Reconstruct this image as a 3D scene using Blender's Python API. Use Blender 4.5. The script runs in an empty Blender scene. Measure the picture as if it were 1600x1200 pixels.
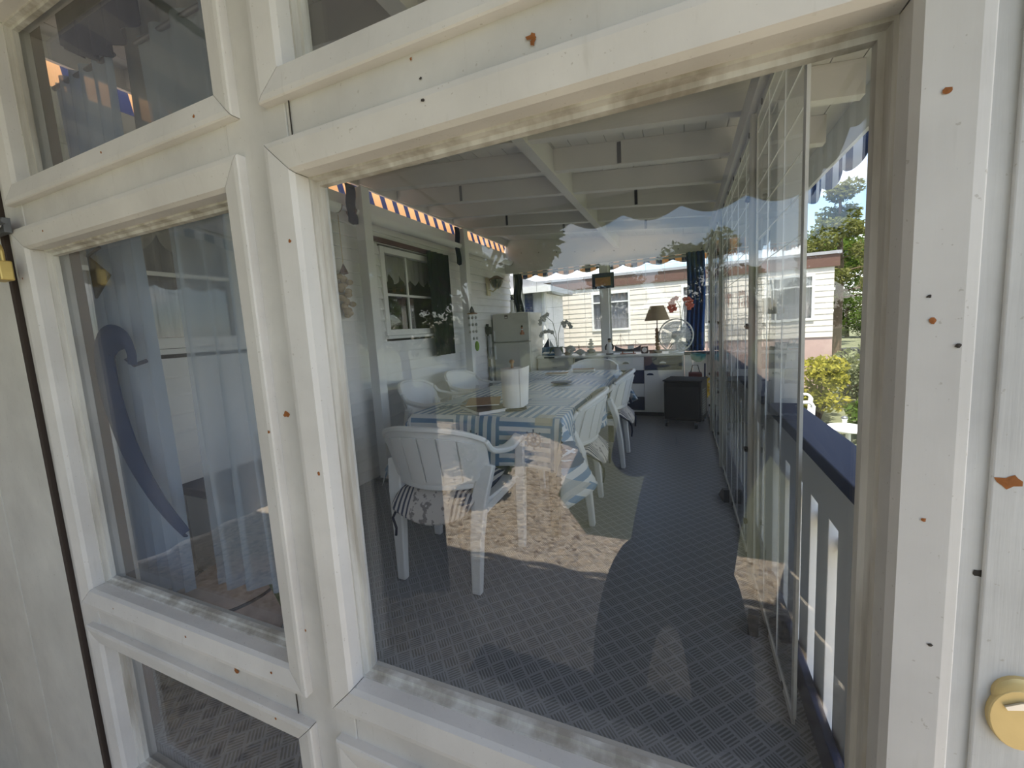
import bpy, bmesh, math, random
from mathutils import Vector, Matrix
random.seed(7)
PI = math.pi
S = bpy.context.scene
COL = S.collection

# ------------------------------------------------------------------ camera, world, sun, exposure
def setup_camera():
    f, yaw, pit, rol, cx, cy = 626.168, -0.4004669, 0.11217184, -0.05845533, 803.957, 583.737
    F = Vector((math.sin(yaw)*math.cos(pit), math.cos(yaw)*math.cos(pit), -math.sin(pit)))
    R = Vector((math.cos(yaw), -math.sin(yaw), 0)); U = R.cross(F)
    R2 = R*math.cos(rol) + U*math.sin(rol); U2 = -R*math.sin(rol) + U*math.cos(rol)
    cd = bpy.data.cameras.new('camera'); co = bpy.data.objects.new('camera', cd); COL.objects.link(co)
    cd.sensor_width = 36; cd.lens = f/1600*36; cd.clip_start = 0.02; cd.clip_end = 400
    cd.shift_x = -(cx-800)/1600; cd.shift_y = (cy-600)/1600
    m = Matrix.Identity(4)
    for i in range(3):
        m[i][0] = R2[i]; m[i][1] = U2[i]; m[i][2] = -F[i]
    m[0][3], m[1][3], m[2][3] = 0, 0, 1.22
    co.matrix_world = m
    S.camera = co
setup_camera()
SUN = Vector((0.10, -0.30, 1.0)).normalized()          # towards the sun
def setup_light():
    w = bpy.data.worlds.new('sky'); S.world = w; w.use_nodes = True
    nt = w.node_tree; nt.nodes.clear()
    out = nt.nodes.new('ShaderNodeOutputWorld'); bg = nt.nodes.new('ShaderNodeBackground')
    sky = nt.nodes.new('ShaderNodeTexSky'); sky.sky_type = 'NISHITA'; sky.sun_disc = False
    sky.sun_elevation = math.asin(SUN.z); sky.sun_rotation = math.atan2(SUN.x, SUN.y)
    sky.air_density = 1.0; sky.dust_density = 0.6; sky.ozone_density = 1.6
    tc = nt.nodes.new('ShaderNodeTexCoord'); mp = nt.nodes.new('ShaderNodeMapping')
    mp.inputs['Scale'].default_value = (1.5, 1.5, 4.2); mp.inputs['Location'].default_value = (0.3, 0.55, 0.1)
    nz = nt.nodes.new('ShaderNodeTexNoise'); nz.inputs['Scale'].default_value = 1.9; nz.inputs['Detail'].default_value = 9
    nz.inputs['Roughness'].default_value = 0.58
    rp = nt.nodes.new('ShaderNodeValToRGB'); rp.color_ramp.elements[0].position = 0.47; rp.color_ramp.elements[1].position = 0.66
    mx = nt.nodes.new('ShaderNodeMix'); mx.data_type = 'RGBA'
    mx.inputs['B'].default_value = (9.5, 9.2, 8.9, 1)
    L = nt.links
    L.new(tc.outputs['Generated'], mp.inputs['Vector']); L.new(mp.outputs['Vector'], nz.inputs['Vector'])
    L.new(nz.outputs['Fac'], rp.inputs['Fac']); L.new(rp.outputs['Color'], mx.inputs['Factor'])
    L.new(sky.outputs['Color'], mx.inputs['A']); L.new(mx.outputs['Result'], bg.inputs['Color'])
    bg.inputs['Strength'].default_value = 0.21
    L.new(bg.outputs['Background'], out.inputs['Surface'])
    ld = bpy.data.lights.new('sun', 'SUN'); ld.energy = 7.5; ld.angle = math.radians(0.53); ld.color = (1, 0.94, 0.84)
    lo = bpy.data.objects.new('sun', ld); COL.objects.link(lo); lo.location = SUN*20
    lo.rotation_euler = SUN.to_track_quat('Z', 'Y').to_euler()
setup_light()
S.view_settings.view_transform = 'Standard'; S.view_settings.look = 'None'
S.view_settings.gamma = 1; S.view_settings.use_curve_mapping = False
S.view_settings.exposure = 0.62
S.cycles.max_bounces = 10; S.cycles.transparent_max_bounces = 40; S.cycles.diffuse_bounces = 5; S.cycles.glossy_bounces = 6
S.cycles.sample_clamp_indirect = 8; S.cycles.caustics_reflective = False; S.cycles.caustics_refractive = False

# ------------------------------------------------------------------ mesh builder
class MB:
    def __init__(s): s.v = []; s.f = []; s.uv = None
    def add(s, vs, fs):
        n = len(s.v); s.v += [tuple(p) for p in vs]; s.f += [tuple(i+n for i in f) for f in fs]; return s
    def box(s, x0, x1, y0, y1, z0, z1):
        return s.add([(x0,y0,z0),(x1,y0,z0),(x1,y1,z0),(x0,y1,z0),(x0,y0,z1),(x1,y0,z1),(x1,y1,z1),(x0,y1,z1)],
              [(0,3,2,1),(4,5,6,7),(0,1,5,4),(1,2,6,5),(2,3,7,6),(3,0,4,7)])
    def cbox(s, c, d, rz=0, rx=0, ry=0):
        m = Matrix.Rotation(rz,3,'Z') @ Matrix.Rotation(ry,3,'Y') @ Matrix.Rotation(rx,3,'X'); c = Vector(c); h = [q/2 for q in d]
        vs = [c + m @ Vector((a*h[0], b*h[1], e*h[2])) for a,b,e in ((-1,-1,-1),(1,-1,-1),(1,1,-1),(-1,1,-1),(-1,-1,1),(1,-1,1),(1,1,1),(-1,1,1))]
        return s.add(vs, [(0,3,2,1),(4,5,6,7),(0,1,5,4),(1,2,6,5),(2,3,7,6),(3,0,4,7)])
    def prism(s, poly, axis, a, b):
        def P(u, w, t):
            return {'x': (t,u,w), 'y': (u,t,w), 'z': (u,w,t)}[axis]
        n = len(poly)
        vs = [P(u,w,a) for u,w in poly] + [P(u,w,b) for u,w in poly]
        fs = [tuple(range(n))[::-1], tuple(range(n,2*n))] + [(i,(i+1)%n,n+(i+1)%n,n+i) for i in range(n)]
        return s.add(vs, fs)
    def tube(s, pts, r, n=8, cap=True):
        pts = [Vector(p) for p in pts]; N = len(pts); rs = r if isinstance(r,(list,tuple)) else [r]*N
        up = None; vs = []
        for i,p in enumerate(pts):
            t = (pts[min(i+1,N-1)] - pts[max(i-1,0)])
            t = t.normalized() if t.length > 1e-9 else Vector((0,0,1))
            if up is None:
                up = Vector((0,0,1)) if abs(t.z) < .9 else Vector((1,0,0))
            a = t.cross(up).normalized(); b = a.cross(t).normalized(); up = b
            for k in range(n):
                an = 2*PI*k/n; vs.append(p + (a*math.cos(an) + b*math.sin(an))*rs[i])
        fs = [(i*n+k, i*n+(k+1)%n, (i+1)*n+(k+1)%n, (i+1)*n+k) for i in range(N-1) for k in range(n)]
        if cap: fs += [tuple(range(n))[::-1], tuple(range((N-1)*n, N*n))]
        return s.add(vs, fs)
    def bar(s, pts, w, h, up=(0,0,1)):     # rectangular section swept along points; w,h scalars or lists
        pts = [Vector(p) for p in pts]; N = len(pts); ws = w if isinstance(w,(list,tuple)) else [w]*N; hs = h if isinstance(h,(list,tuple)) else [h]*N
        vs = []; U0 = Vector(up)
        for i,p in enumerate(pts):
            t = (pts[min(i+1,N-1)] - pts[max(i-1,0)]).normalized()
            a = t.cross(U0).normalized(); b = a.cross(t).normalized()
            for sx,sy in ((-1,-1),(1,-1),(1,1),(-1,1)): vs.append(p + a*sx*ws[i]/2 + b*sy*hs[i]/2)
        fs = [(i*4+k, i*4+(k+1)%4, (i+1)*4+(k+1)%4, (i+1)*4+k) for i in range(N-1) for k in range(4)] + [(3,2,1,0), tuple(range((N-1)*4,N*4))]
        return s.add(vs, fs)
    def lathe(s, prof, c=(0,0,0), n=20, axis='z'):
        vs = []; N = len(prof)
        for r,z in prof:
            for k in range(n):
                a = 2*PI*k/n; x,y = r*math.cos(a), r*math.sin(a)
                q = {'z': (x,y,z), 'y': (x,z,y), 'x': (z,x,y)}[axis]
                vs.append((c[0]+q[0], c[1]+q[1], c[2]+q[2]))
        fs = [(i*n+k, i*n+(k+1)%n, (i+1)*n+(k+1)%n, (i+1)*n+k) for i in range(N-1) for k in range(n)]
        fs += [tuple(range(n))[::-1], tuple(range((N-1)*n, N*n))]
        return s.add(vs, fs)
    def ball(s, c, r, n=10, m=7):
        rx,ry,rz = r if isinstance(r,(list,tuple)) else (r,r,r)
        vs = [(c[0],c[1],c[2]-rz)]
        for j in range(1,m):
            t = PI*j/m
            for k in range(n):
                a = 2*PI*k/n; vs.append((c[0]+rx*math.sin(t)*math.cos(a), c[1]+ry*math.sin(t)*math.sin(a), c[2]-rz*math.cos(t)))
        vs.append((c[0],c[1],c[2]+rz)); L = len(vs)-1
        fs = [(0,1+(k+1)%n,1+k) for k in range(n)]
        for j in range(m-2):
            fs += [(1+j*n+k, 1+j*n+(k+1)%n, 1+(j+1)*n+(k+1)%n, 1+(j+1)*n+k) for k in range(n)]
        fs += [(L, 1+(m-2)*n+k, 1+(m-2)*n+(k+1)%n) for k in range(n)]
        return s.add(vs, fs)
    def sheet(s, fn, nu, nv, th=0.0):      # fn(u,v) -> point; with thickness the sheet becomes a closed shell
        P = [[Vector(fn(i/nu, j/nv)) for i in range(nu+1)] for j in range(nv+1)]
        W = nu+1
        top = [P[j][i] for j in range(nv+1) for i in range(W)]
        fs = [(j*W+i, j*W+i+1, (j+1)*W+i+1, (j+1)*W+i) for j in range(nv) for i in range(nu)]
        if th == 0: return s.add(top, fs)
        bot = []
        for j in range(nv+1):
            for i in range(W):
                du = P[j][min(i+1,nu)] - P[j][max(i-1,0)]; dv = P[min(j+1,nv)][i] - P[max(j-1,0)][i]
                n = du.cross(dv); n = n.normalized() if n.length > 1e-9 else Vector((0,0,1))
                bot.append(P[j][i] - n*th)
        K = len(top)
        fb = [(K+d, K+c, K+b, K+a) for a,b,c,d in fs]
        ring = [i for i in range(W)] + [j*W+nu for j in range(1,nv+1)] + [nv*W+i for i in range(nu-1,-1,-1)] + [j*W for j in range(nv-1,0,-1)]
        fr = [(ring[(k+1)%len(ring)], ring[k], K+ring[k], K+ring[(k+1)%len(ring)]) for k in range(len(ring))]
        return s.add(top+bot, fs+fb+fr)
    def mesh(s, name, mat, smooth=False):
        me = bpy.data.meshes.new(name); me.from_pydata(s.v, [], s.f); me.update()
        if mat: me.materials.append(mat)
        if smooth:
            me.polygons.foreach_set('use_smooth', [True]*len(me.polygons))
        return me
    def build(s, name, mat, parent=None, smooth=False, bevel=0, loc=None, rz=None, seg=2):
        o = bpy.data.objects.new(name, s.mesh(name, mat, smooth)); COL.objects.link(o)
        if smooth and len(s.f):
            try: o.data.set_sharp_from_angle(angle=math.radians(50))
            except Exception: pass
        if bevel:
            b = o.modifiers.new('bevel','BEVEL'); b.width = bevel; b.segments = seg; b.limit_method = 'ANGLE'; b.angle_limit = math.radians(40)
        if parent: o.parent = parent
        if loc: o.location = loc
        if rz: o.rotation_euler[2] = rz
        return o

def tag(o, label=None, cat=None, group=None, kind=None):
    if label: o['label'] = label
    if cat: o['category'] = cat
    if group: o['group'] = group
    if kind: o['kind'] = kind
    return o
def thing(name, label, cat, loc=(0,0,0), rz=0, group=None):
    o = bpy.data.objects.new(name, None); COL.objects.link(o); o.empty_display_size = .05
    o.location = loc; o.rotation_euler = (0,0,rz)
    return tag(o, label, cat, group)
def struct(name, label=None, cat=None):
    o = bpy.data.objects.new(name, None); COL.objects.link(o); o.empty_display_size = .05
    return tag(o, label, cat, kind='structure')
def share(name, src, parent, loc=None, rot=None, scale=None):
    o = bpy.data.objects.new(name, src.data if hasattr(src,'data') else src); COL.objects.link(o); o.parent = parent
    if loc: o.location = loc
    if rot: o.rotation_euler = rot
    if scale: o.scale = scale
    if hasattr(src,'modifiers'):
        for m in src.modifiers:
            if m.type == 'BEVEL':
                b = o.modifiers.new('bevel','BEVEL'); b.width = m.width; b.segments = m.segments; b.limit_method = 'ANGLE'; b.angle_limit = m.angle_limit
    return o
def dup(root, loc, rz, label=None, group=None):
    kids = {}
    for o in bpy.data.objects:
        if o.parent: kids.setdefault(o.parent.name, []).append(o)
    r = root.copy(); COL.objects.link(r); r.location = loc; r.rotation_euler = (0,0,rz)
    if label: r['label'] = label
    if group: r['group'] = group
    for ch in kids.get(root.name, []):
        c = ch.copy(); COL.objects.link(c); c.parent = r
        for g in kids.get(ch.name, []):
            d = g.copy(); COL.objects.link(d); d.parent = c
    return r

# ------------------------------------------------------------------ materials
class NT:
    def __init__(s, name):
        s.m = bpy.data.materials.new(name); s.m.use_nodes = True; s.t = s.m.node_tree; s.t.nodes.clear()
        s.out = s.n('ShaderNodeOutputMaterial')
    def n(s, t, **k):
        x = s.t.nodes.new(t)
        for a,b in k.items(): setattr(x, a, b)
        return x
    def l(s, a, b): s.t.links.new(a, b)
    def val(s, sock, v):
        if isinstance(v, bpy.types.NodeSocket): s.l(v, sock)
        else: sock.default_value = v
    def math(s, op, a, b=None, c=None):
        x = s.n('ShaderNodeMath', operation=op); s.val(x.inputs[0], a)
        if b is not None: s.val(x.inputs[1], b)
        if c is not None: s.val(x.inputs[2], c)
        return x.outputs[0]
    def mix(s, fac, a, b):
        x = s.n('ShaderNodeMix', data_type='RGBA'); s.val(x.inputs['Factor'], fac)
        for k,v in (('A',a),('B',b)):
            if not isinstance(v, bpy.types.NodeSocket): v = (*v,1) if len(v) == 3 else v
            s.val(x.inputs[k], v)
        return x.outputs['Result']
    def noise(s, scale, detail=4, vec=None, rough=.55):
        x = s.n('ShaderNodeTexNoise'); x.inputs['Scale'].default_value = scale; x.inputs['Detail'].default_value = detail; x.inputs['Roughness'].default_value = rough
        if vec: s.l(vec, x.inputs['Vector'])
        return x.outputs['Fac']
    def obj(s, scale=None, rot=None, uv=False, loc=None):
        tc = s.n('ShaderNodeTexCoord'); o = tc.outputs['UV' if uv else 'Object']
        if scale or rot or loc:
            mp = s.n('ShaderNodeMapping')
            if scale: mp.inputs['Scale'].default_value = scale
            if rot: mp.inputs['Rotation'].default_value = rot
            if loc: mp.inputs['Location'].default_value = loc
            s.l(o, mp.inputs['Vector']); o = mp.outputs['Vector']
        return o
    def ramp(s, fac, p0, p1, c0=(0,0,0), c1=(1,1,1)):
        r = s.n('ShaderNodeValToRGB'); e = r.color_ramp.elements; e[0].position = p0; e[1].position = p1
        e[0].color = (*c0,1); e[1].color = (*c1,1); s.l(fac, r.inputs['Fac']); return r.outputs['Color']
    def bsdf(s, col, rough=.5, metal=0, spec=.5, normal=None):
        b = s.n('ShaderNodeBsdfPrincipled')
        if not isinstance(col, bpy.types.NodeSocket): col = (*col,1) if len(col) == 3 else col
        s.val(b.inputs['Base Color'], col); s.val(b.inputs['Roughness'], rough); b.inputs['Metallic'].default_value = metal
        b.inputs['Specular IOR Level'].default_value = spec
        if normal: s.l(normal, b.inputs['Normal'])
        return b.outputs['BSDF']
    def bump(s, h, strength=.3, dist=.002):
        b = s.n('ShaderNodeBump'); b.inputs['Strength'].default_value = strength; b.inputs['Distance'].default_value = dist
        s.l(h, b.inputs['Height']); return b.outputs['Normal']
    def done(s, sh): s.l(sh, s.out.inputs['Surface']); return s.m
def plain(name, col, rough=.5, metal=0, var=.12, scale=8, bump=0, bscale=60, spec=.5, stretch=None):
    t = NT(name); v = t.obj(scale=stretch)
    nz = t.noise(scale, 4, v); dark = tuple(c*(1-var) for c in col); lite = tuple(min(1,c*(1+var*.5)) for c in col)
    c = t.mix(nz, dark, lite)
    nrm = t.bump(t.noise(bscale, 3, v), bump, .003) if bump else None
    return t.done(t.bsdf(c, rough, metal, spec, nrm))
def glassy(name, f0=.04, dust=.015, tint=(1,1,1), rough=0.0, dustcol=(.8,.82,.85), wav=0):
    t = NT(name)
    g = t.n('ShaderNodeNewGeometry'); d = t.n('ShaderNodeVectorMath', operation='DOT_PRODUCT')
    t.l(g.outputs['Incoming'], d.inputs[0]); t.l(g.outputs['Normal'], d.inputs[1])
    c = t.math('ABSOLUTE', d.outputs['Value']); q = t.math('POWER', t.math('SUBTRACT', 1, c), 5)
    fr = t.math('MINIMUM', t.math('MULTIPLY_ADD', q, 1-f0, f0), 1)
    tr = t.n('ShaderNodeBsdfTransparent'); tr.inputs['Color'].default_value = (*tint,1)
    gl = t.n('ShaderNodeBsdfGlossy'); gl.inputs['Roughness'].default_value = rough
    if wav: t.l(t.bump(t.noise(3.0, 2, t.obj(scale=(1,2,.6))), wav, .01), gl.inputs['Normal'])
    df = t.n('ShaderNodeBsdfDiffuse'); df.inputs['Color'].default_value = (*dustcol,1)
    m1 = t.n('ShaderNodeMixShader'); t.l(fr, m1.inputs[0]); t.l(tr.outputs[0], m1.inputs[1]); t.l(gl.outputs[0], m1.inputs[2])
    m2 = t.n('ShaderNodeMixShader'); t.l(t.math('MULTIPLY', t.noise(5, 5, t.obj()), dust*2), m2.inputs[0]); t.l(m1.outputs[0], m2.inputs[1]); t.l(df.outputs[0], m2.inputs[2])
    return t.done(m2.outputs[0])
def cloth(name, col, trans=.3, see=0.0, var=.1, rough=.9):
    t = NT(name); c = t.mix(t.noise(30, 3, t.obj()), tuple(x*(1-var) for x in col), col)
    d = t.n('ShaderNodeBsdfDiffuse'); t.l(c, d.inputs['Color']); u = t.n('ShaderNodeBsdfTranslucent'); t.l(c, u.inputs['Color'])
    m = t.n('ShaderNodeMixShader'); m.inputs[0].default_value = trans; t.l(d.outputs[0], m.inputs[1]); t.l(u.outputs[0], m.inputs[2]); o = m.outputs[0]
    if see:
        tr = t.n('ShaderNodeBsdfTransparent'); m2 = t.n('ShaderNodeMixShader'); m2.inputs[0].default_value = see
        t.l(o, m2.inputs[1]); t.l(tr.outputs[0], m2.inputs[2]); o = m2.outputs[0]
    return t.done(o)
def stripes(name, a, b, period, axis=0, duty=.5, trans=.35, uv=False):
    t = NT(name); s = t.n('ShaderNodeSeparateXYZ'); t.l(t.obj(uv=uv), s.inputs[0])
    k = t.math('LESS_THAN', t.math('FRACT', t.math('DIVIDE', s.outputs[axis], period)), duty)
    c = t.mix(k, a, b); d = t.n('ShaderNodeBsdfDiffuse'); t.l(c, d.inputs['Color']); u = t.n('ShaderNodeBsdfTranslucent'); t.l(c, u.inputs['Color'])
    m = t.n('ShaderNodeMixShader'); m.inputs[0].default_value = trans; t.l(d.outputs[0], m.inputs[1]); t.l(u.outputs[0], m.inputs[2])
    return t.done(m.outputs[0])

def paint_mat(name, col, dirt=.25, rough=.45, streak=(1,1,.08), bump=.25):
    t = NT(name); v = t.obj(); g = t.noise(6, 6, v); fine = t.noise(90, 4, t.obj(scale=streak))
    c = t.mix(t.ramp(g, .3, .75), tuple(x*(1-dirt) for x in col), col)
    c = t.mix(t.math('MULTIPLY', t.ramp(t.noise(160, 2, v), .70, .74), .35), c, (.28,.24,.17))
    c = t.mix(t.math('MULTIPLY', t.ramp(fine, .62, .78), .22), c, (.42,.40,.34))
    return t.done(t.bsdf(c, rough, 0, .4, t.bump(fine, bump, .0015)))
def weathered(name):
    t = NT(name); v = t.obj(); g = t.noise(25, 6, t.obj(scale=(1,1,.12)))
    c = t.mix(t.ramp(g, .35, .62), (.40,.37,.32), (.70,.69,.65))
    return t.done(t.bsdf(c, .75, 0, .3, t.bump(g, .4, .002)))
def floor_mat():
    t = NT('vinyl_tread'); v = t.obj(rot=(0,0,math.radians(45))); s = t.n('ShaderNodeSeparateXYZ'); t.l(v, s.inputs[0])
    cs = .052; x = t.math('DIVIDE', s.outputs[0], cs); y = t.math('DIVIDE', s.outputs[1], cs)
    par = t.math('FLOORED_MODULO', t.math('ADD', t.math('FLOOR', x), t.math('FLOOR', y)), 2)
    fx = t.math('FRACT', x); fy = t.math('FRACT', y)
    a = t.n('ShaderNodeMix', data_type='FLOAT'); t.l(par, a.inputs['Factor']); t.l(fx, a.inputs['A']); t.l(fy, a.inputs['B'])
    b = t.n('ShaderNodeMix', data_type='FLOAT'); t.l(par, b.inputs['Factor']); t.l(fy, b.inputs['A']); t.l(fx, b.inputs['B'])
    bars = t.math('GREATER_THAN', t.math('FRACT', t.math('MULTIPLY', a.outputs['Result'], 5)), .45)
    ins = t.math('LESS_THAN', t.math('ABSOLUTE', t.math('SUBTRACT', b.outputs['Result'], .5)), .40)
    ins2 = t.math('LESS_THAN', t.math('ABSOLUTE', t.math('SUBTRACT', a.outputs['Result'], .5)), .46)
    k = t.math('MULTIPLY', t.math('MULTIPLY', bars, ins), ins2)
    base = t.mix(t.noise(4, 4, t.obj()), (.25,.262,.295), (.29,.303,.335))
    c = t.mix(k, base, (.125,.129,.143))
    return t.done(t.bsdf(c, .36, 0, .5, t.bump(k, .35, .0015)))
def gravel_mat():
    t = NT('gravel'); vo = t.n('ShaderNodeTexVoronoi'); vo.inputs['Scale'].default_value = 33; t.l(t.obj(), vo.inputs['Vector'])
    s = t.n('ShaderNodeSeparateColor'); t.l(vo.outputs['Color'], s.inputs[0])
    c = t.mix(s.outputs[0], (.22,.15,.09), (.88,.72,.52)); c = t.mix(t.math('MULTIPLY', s.outputs[1], .6), c, (.78,.72,.62))
    return t.done(t.bsdf(c, .9, 0, .2, t.bump(t.math('SUBTRACT', 1, vo.outputs['Distance']), 1.0, .01)))
def grass_mat(name='grass', a=(.09,.11,.06), b=(.17,.19,.12)):
    t = NT(name); v = t.obj()
    c = t.mix(t.ramp(t.noise(.8, 4, v), .3, .7), a, b); c = t.mix(t.math('MULTIPLY', t.noise(40, 3, v), .6), c, (.23,.22,.13))
    return t.done(t.bsdf(c, .9, 0, .1, t.bump(t.noise(70, 3, v), .9, .03)))
def leaf_mat(name, a, b):
    t = NT(name); c = t.mix(t.noise(2.2, 3, t.obj()), a, b); d = t.n('ShaderNodeBsdfDiffuse'); t.l(c, d.inputs['Color'])
    u = t.n('ShaderNodeBsdfTranslucent'); t.l(t.mix(.3, c, (.35,.4,.05)), u.inputs['Color']); m = t.n('ShaderNodeMixShader'); m.inputs[0].default_value = .35
    t.l(d.outputs[0], m.inputs[1]); t.l(u.outputs[0], m.inputs[2]); return t.done(m.outputs[0])

NAVY = (.012,.020,.062)
M = dict(
 frame=paint_mat('frame_paint', (.79,.77,.735)), frame_rough=paint_mat('stile_paint', (.72,.72,.705), .3, .6, (1,1,.05), .6),
 bead=paint_mat('bead_paint', (.81,.79,.76), .18), reveal=weathered('weathered_reveal'),
 panel=paint_mat('panel_paint', (.76,.75,.70), .2, .6, (1,1,.2), .4),
 glass=glassy('pane_glass', .055, .010), film=glassy('clear_film', .05, .016, (.97,.985,.99), .01, (.62,.68,.75), .25), wglass=glassy('window_glass', .05, .0),
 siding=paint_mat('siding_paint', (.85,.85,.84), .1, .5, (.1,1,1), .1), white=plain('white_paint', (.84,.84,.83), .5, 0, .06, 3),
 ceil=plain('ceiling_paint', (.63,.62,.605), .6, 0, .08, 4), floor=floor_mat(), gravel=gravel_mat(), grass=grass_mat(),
 navy=plain('navy_paint', (.020,.033,.085), .6, 0, .2, 5, spec=.25), navycloth=cloth('navy_cloth', (.016,.022,.050), .15), bluecurt=cloth('blue_sheer', (.44,.54,.68), .5, .15),
 bluesheer=cloth('pale_blue_sheer', (.50,.60,.72), .5, .5), greycurt=cloth('grey_sheer', (.30,.32,.33), .4, .1), lace=cloth('lace_cloth', (.75,.74,.72), .4, .25),
 darkgreen=cloth('dark_green_cloth', (.018,.030,.026), .1), royal=cloth('royal_blue_cloth', (.03,.075,.22), .25),
 plastic=plain('white_resin', (.84,.84,.82), .38, 0, .07, 3), white_gloss=plain('white_enamel', (.74,.74,.70), .3, 0, .04, 2), black=plain('black_enamel', (.012,.012,.013), .5, 0, .2, 6, spec=.3),
 blackplastic=plain('black_plastic', (.015,.015,.017), .55), steel=plain('galvanised_steel', (.18,.19,.20), .45, .8, .2, 10), brass=plain('aged_brass', (.62,.46,.16), .38, .7, .25, 18, .15, 90),
 brasslight=plain('brass_rosette', (.72,.56,.26), .42, .35, .2, 30), keyhole=plain('bright_steel', (.8,.8,.78), .3, .6),
 rust=plain('rust', (.36,.13,.035), .9, 0, .5, 90), crack=plain('crack_shadow', (.05,.042,.035), .9), brown=plain('brown_paint', (.13,.065,.045), .6), wood=plain('wood', (.35,.2,.1), .6, 0, .3, 12),
 cream=paint_mat('cream_siding', (.74,.68,.58), .08, .6, (.1,1,1), .05), pinkbase=plain('pink_skirting', (.50,.36,.31), .8), roofgrey=plain('roof_grey', (.35,.35,.36), .8), pane=glassy('far_pane', .07, .02), netcurt=cloth('net_curtain', (.60,.60,.62), .3, .3),
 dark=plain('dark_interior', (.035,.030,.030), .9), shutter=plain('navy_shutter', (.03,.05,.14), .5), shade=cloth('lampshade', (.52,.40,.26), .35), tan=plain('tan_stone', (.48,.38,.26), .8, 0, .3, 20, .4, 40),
 paper=plain('paper', (.86,.83,.78), .9, 0, .04, 10), magazine=plain('magazine_cover', (.16,.13,.12), .4, 0, .7, 26), teal=plain('teal_plastic', (.05,.36,.40), .4), yellow=plain('yellow_plastic', (.72,.50,.06), .5),
 red=plain('red_petal', (.60,.14,.09), .6, 0, .3, 20), greyflower=plain('white_petal', (.62,.62,.60), .6), stem=plain('stem_green', (.07,.12,.05), .6), pot=plain('grey_pot', (.50,.49,.50), .5),
 fanblade=glassy('fan_plastic', .06, .42, (.93,.95,.97), .1), thread=plain('white_thread', (.82,.84,.85), .5), hem=plain('film_hem', (.62,.62,.58), .5), eyelet=plain('dark_eyelet', (.06,.05,.04), .4, .7),
 stripe=stripes('awning_stripe', (.92,.50,.22), (.03,.04,.11), .17, 1, .40, .6), stripex=stripes('awning_stripe_x', (.88,.56,.28), (.03,.04,.11), .17, 0, .5, .5),
 stripev=stripes('side_valance_stripe', (.62,.66,.72), (.04,.08,.20), .17, 1, .5, .45),
 awnx=stripes('canopy_stripe', (.22,.215,.21), (.17,.17,.18), .34, 0, .5, .22), skin=plain('skin', (.55,.34,.25), .5), jacket=plain('dark_jacket', (.020,.022,.030), .85), trousers=plain('dark_trousers', (.022,.022,.026), .85), hair=plain('hair', (.08,.05,.03), .7), shoe=plain('shoe', (.02,.02,.02), .6),
 leaf=leaf_mat('leaf', (.035,.07,.015), (.10,.16,.03)), leaf2=leaf_mat('leaf_yellow', (.16,.18,.03), (.40,.34,.06)), leaf3=leaf_mat('leaf_grey', (.12,.15,.09), (.26,.27,.16)), pine=leaf_mat('pine_needles', (.07,.09,.03), (.20,.19,.07)), bark=plain('bark', (.12,.08,.05), .9, 0, .4, 15, .6, 30),
 fabricpanel=plain('windscreen_fabric', (.34,.32,.30), .9, 0, .25, 6), addedscreen=plain('added_screen_canvas', (.42,.43,.45), .9, 0, .15, 6), tieblue=cloth('tieback_blue', (.02,.05,.14), .1), darkstrip=plain('gap_shade_brown', (.05,.035,.028), .8), pouf=plain('pouf_fabric', (.42,.31,.27), .9, 0, .6, 22), mat=plain('rubber_mat', (.02,.02,.02), .8), greybox=plain('bench_grey', (.46,.47,.48), .6), fridge=plain('fridge_enamel', (.60,.59,.52), .35, 0, .05, 2), stone=plain('pale_stone', (.55,.55,.50), .85, 0, .2, 20), terracotta=plain('terracotta', (.4,.16,.09), .7), glass_dark=glassy('tinted_glass', .06, 0, (.5,.5,.5)), lampglass=plain('lamp_glass', (.66,.58,.36), .3), straw=plain('straw', (.55,.42,.25), .9), hull=plain('ship_hull', (.03,.035,.06), .5), screen=plain('phone_screen', (.02,.02,.025), .15), green=plain('bright_green', (.25,.45,.06), .5))
G = -0.5      # outside ground level, below the veranda floor
# ------------------------------------------------------------------ glazed front (the photographer looks through it)
FY = .5; GY = .545
def bead_set(parent, x0, x1, z0, z1, w=.05):
    prof = [(0,.522),(0,.497),(.005,.489),(.040,.4835),(.048,.4842),(.05,.4865),(.05,.502)]
    cor = [(x0,z0,-1,-1),(x1,z0,1,-1),(x1,z1,1,1),(x0,z1,-1,1)]
    for k in range(4):
        a, b = cor[k], cor[(k+1)%4]; n = len(prof); vs = []
        dx, dz = b[0]-a[0], b[1]-a[1]; L = math.hypot(dx,dz); ux, uz = dx/L, dz/L
        for c,sg in ((a,1),(b,-1)):
            for t,y in prof: vs.append((c[0]+c[2]*t+ux*.0009*sg, y, c[1]+c[3]*t+uz*.0009*sg))
        fs = [tuple(range(n)), tuple(range(2*n-1,n-1,-1))] + [(i,n+i,n+(i+1)%n,(i+1)%n) for i in range(n)]
        m = MB().add(vs, fs); m.build('glazing_bead', M['bead'], parent)
    # weathered rebate between bead and pane
    lin = [(0,.522),(-.004,.522),(-.006,.532),(-.012,.533),(-.013,.543),(.012,.543),(.012,.522)]
    for k in range(4):
        a, b = cor[k], cor[(k+1)%4]; n = len(lin); vs = []
        for c in (a,b):
            for t,y in lin: vs.append((c[0]+c[2]*t, y, c[1]+c[3]*t))
        fs = [tuple(range(n)), tuple(range(2*n-1,n-1,-1))] + [(i,n+i,n+(i+1)%n,(i+1)%n) for i in range(n)]
        MB().add(vs, fs).build('rebate_strip', M['reveal'], parent)
    return MB().box(x0-.008, x1+.008, .543, .547, z0-.008, z1+.008).build('glass_pane', M['glass'], parent)
door = struct('door_1', 'white painted glazed door with mitred beads and six panes', 'door')
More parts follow.
